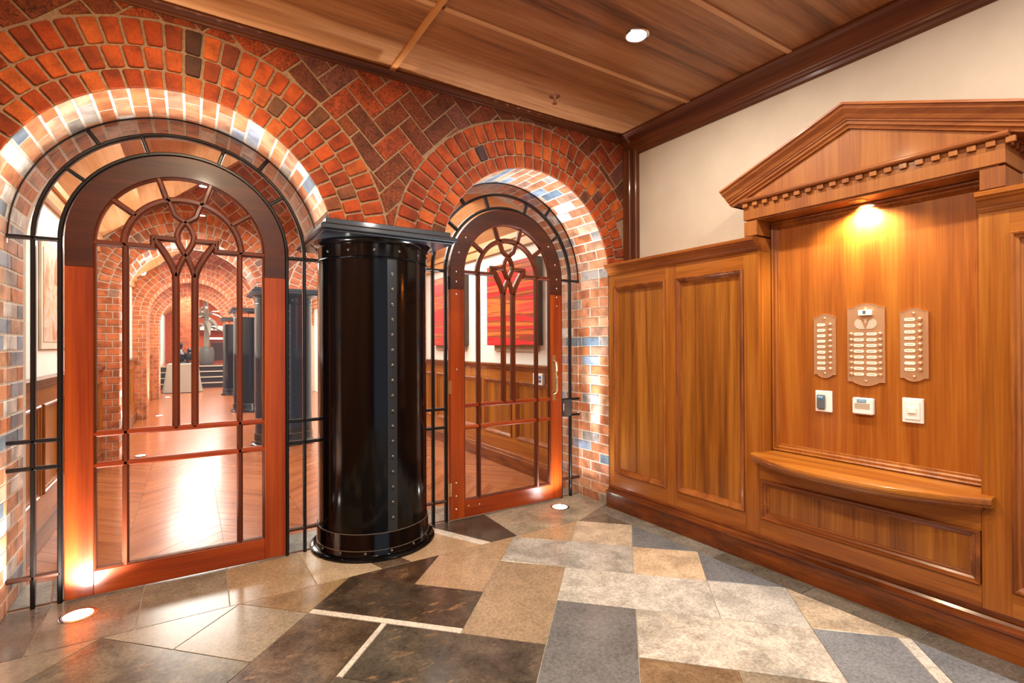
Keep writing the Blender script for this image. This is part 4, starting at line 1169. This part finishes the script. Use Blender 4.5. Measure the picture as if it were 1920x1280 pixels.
for ring_, (r, z) in enumerate(((0, .86), (.30, .86), (.34, .845), (.36, .6), (.39, .3), (.43, .01))):
    for k in range(n):
        a = 2*pi*k/n; w_ = 1+(.06*sin(a*9)+.03*sin(a*17+1))*(ring_/5)
        sq = 1/max(abs(cos(a)), abs(sin(a)))**.6
        vs.append((-.22+r*w_*cos(a)*sq*1.15, 18.3+r*w_*sin(a)*sq, z))
fs = [tuple(range(5*n-n*5, 0))] if 0 else []
for i in range(5):
    for k in range(n): fs.append((i*n+k, i*n+(k+1) % n, (i+1)*n+(k+1) % n, (i+1)*n+k))
m.add(vs, fs); m.build('draped_cloth', 'cloth_grey', t, True)
t = thing('sculpture', 'small dark shiny sculpture standing on the draped table', 'sculpture', (-.25, 18.3, .86))
MB().lathe([(0, 0), (.22, 0), (.24, .02), (.20, .05), (.08, .07), (0, .07)], (-.25, 18.3, .86), 24).build('plinth', 'bronze_dark', t, True)
MB().lathe([(0, 0), (.10, 0), (.16, .10), (.17, .2), (.10, .3), (.05, .36), (.07, .44), (.08, .50), (.05, .56), (0, .58)], (-.30, 18.3, .93), 20).build('figure', 'bronze_dark', t, True)
MB().lathe([(0, 0), (.08, 0), (.12, .10), (.10, .2), (.05, .26), (.06, .34), (0, .42)], (-.06, 18.28, .93), 20).build('figure', 'bronze_dark', t, True)
t = thing('potted_palm', 'tall dried palm in a grey barrel pot at the top of the steps', 'plant', (.45, 21.4, .7))
MB().lathe([(0, 0), (.20, 0), (.24, .1), (.25, .45), (.22, .62), (.20, .64), (.19, .58), (0, .58)], (.45, 21.4, .70), 24).build('pot', 'pot_grey', t, True)
MB().tube([(.45, 21.4, 1.2), (.47, 21.4, 2.0), (.43, 21.4, 2.9), (.46, 21.4, 3.6)], [.10, .09, .08, .07], 10).build('trunk', 'palm_grey', t, True)
for k in range(16):
    a = k*2.4; el = .9-.1*(k % 5); L_ = .55+.1*(k % 3); base = Vector((.46, 21.4, 2.0+.1*(k % 8)))
    pts = [base+Vector((cos(a)*L_*s_*1.2, sin(a)*L_*s_*1.2, el*L_*s_*1.3-1.5*L_*s_*s_)) for s_ in (0, .25, .5, .75, 1)]
    fr_ = MB(); vs = []; side = Vector((-sin(a), cos(a), 0))
    for i_, p in enumerate(pts):
        wd = (.02, .07, .09, .06, .01)[i_]; vs += [p+side*wd-Vector((0, 0, wd*.6)), p, p-side*wd-Vector((0, 0, wd*.6)), p-Vector((0, 0, .008))]
    fs = []
    for i_ in range(4):
        for q in range(4): fs.append((i_*4+q, i_*4+(q+1) % 4, i_*4+4+(q+1) % 4, i_*4+4+q))
    fr_.add(vs, fs); fr_.build('frond', 'palm_grey', t)
t = thing('reception_desk', 'long brown wooden reception desk with pale top beyond the steps', 'desk', (1.6, 23.2, .7))
MB().box(.55, 2.9, 23.0, 23.5, .70, 1.62).build('body', 'desk_wood', t, bevel=.01)
MB().box(.50, 2.95, 22.95, 23.55, 1.62, 1.70).build('counter', 'counter_white', t, bevel=.01)
for k in range(4): MB().box(.65+k*.56, 1.13+k*.56, 22.985, 23.0, .82, 1.5).build('panel', 'stair_dark', t, bevel=.004)
t = thing('wall_shelf', 'pale shelf and brick back wall fitting beyond the reception desk', 'shelf', (1.6, 25.8, 1.9))
MB().box(.3, 3.0, 25.5, 25.98, 2.05, 2.25).build('board', 'counter_white', t, bevel=.01)
for x in (.5, 1.6, 2.7): MB().box(x, x+.06, 25.6, 25.98, 1.85, 2.05).build('bracket', 'counter_white', t)
# inner floor uplights by the arches
for i, (x, y, lb_) in enumerate([(-.55, 7.98, 'small glowing uplight in the timber floor under the first inner arch'), (-.55, 12.3, 'small glowing uplight in the timber floor under the second inner arch'), (-.55, 16.6, 'small glowing uplight in the timber floor under the third inner arch')]):
    t = thing('floor_uplight', lb_, 'light', (x, y, 0), 'uplights inside the lobby')
    MB().lathe([(.05, .0005), (.065, .0005), (.065, .002), (.05, .002)], (x, y, 0), 24).build('trim_ring', 'chrome', t)
    MB().lathe([(0, .0006), (.05, .0006), (.05, .002), (0, .002)], (x, y, 0), 24).build('lens', 'lamp_glow', t)
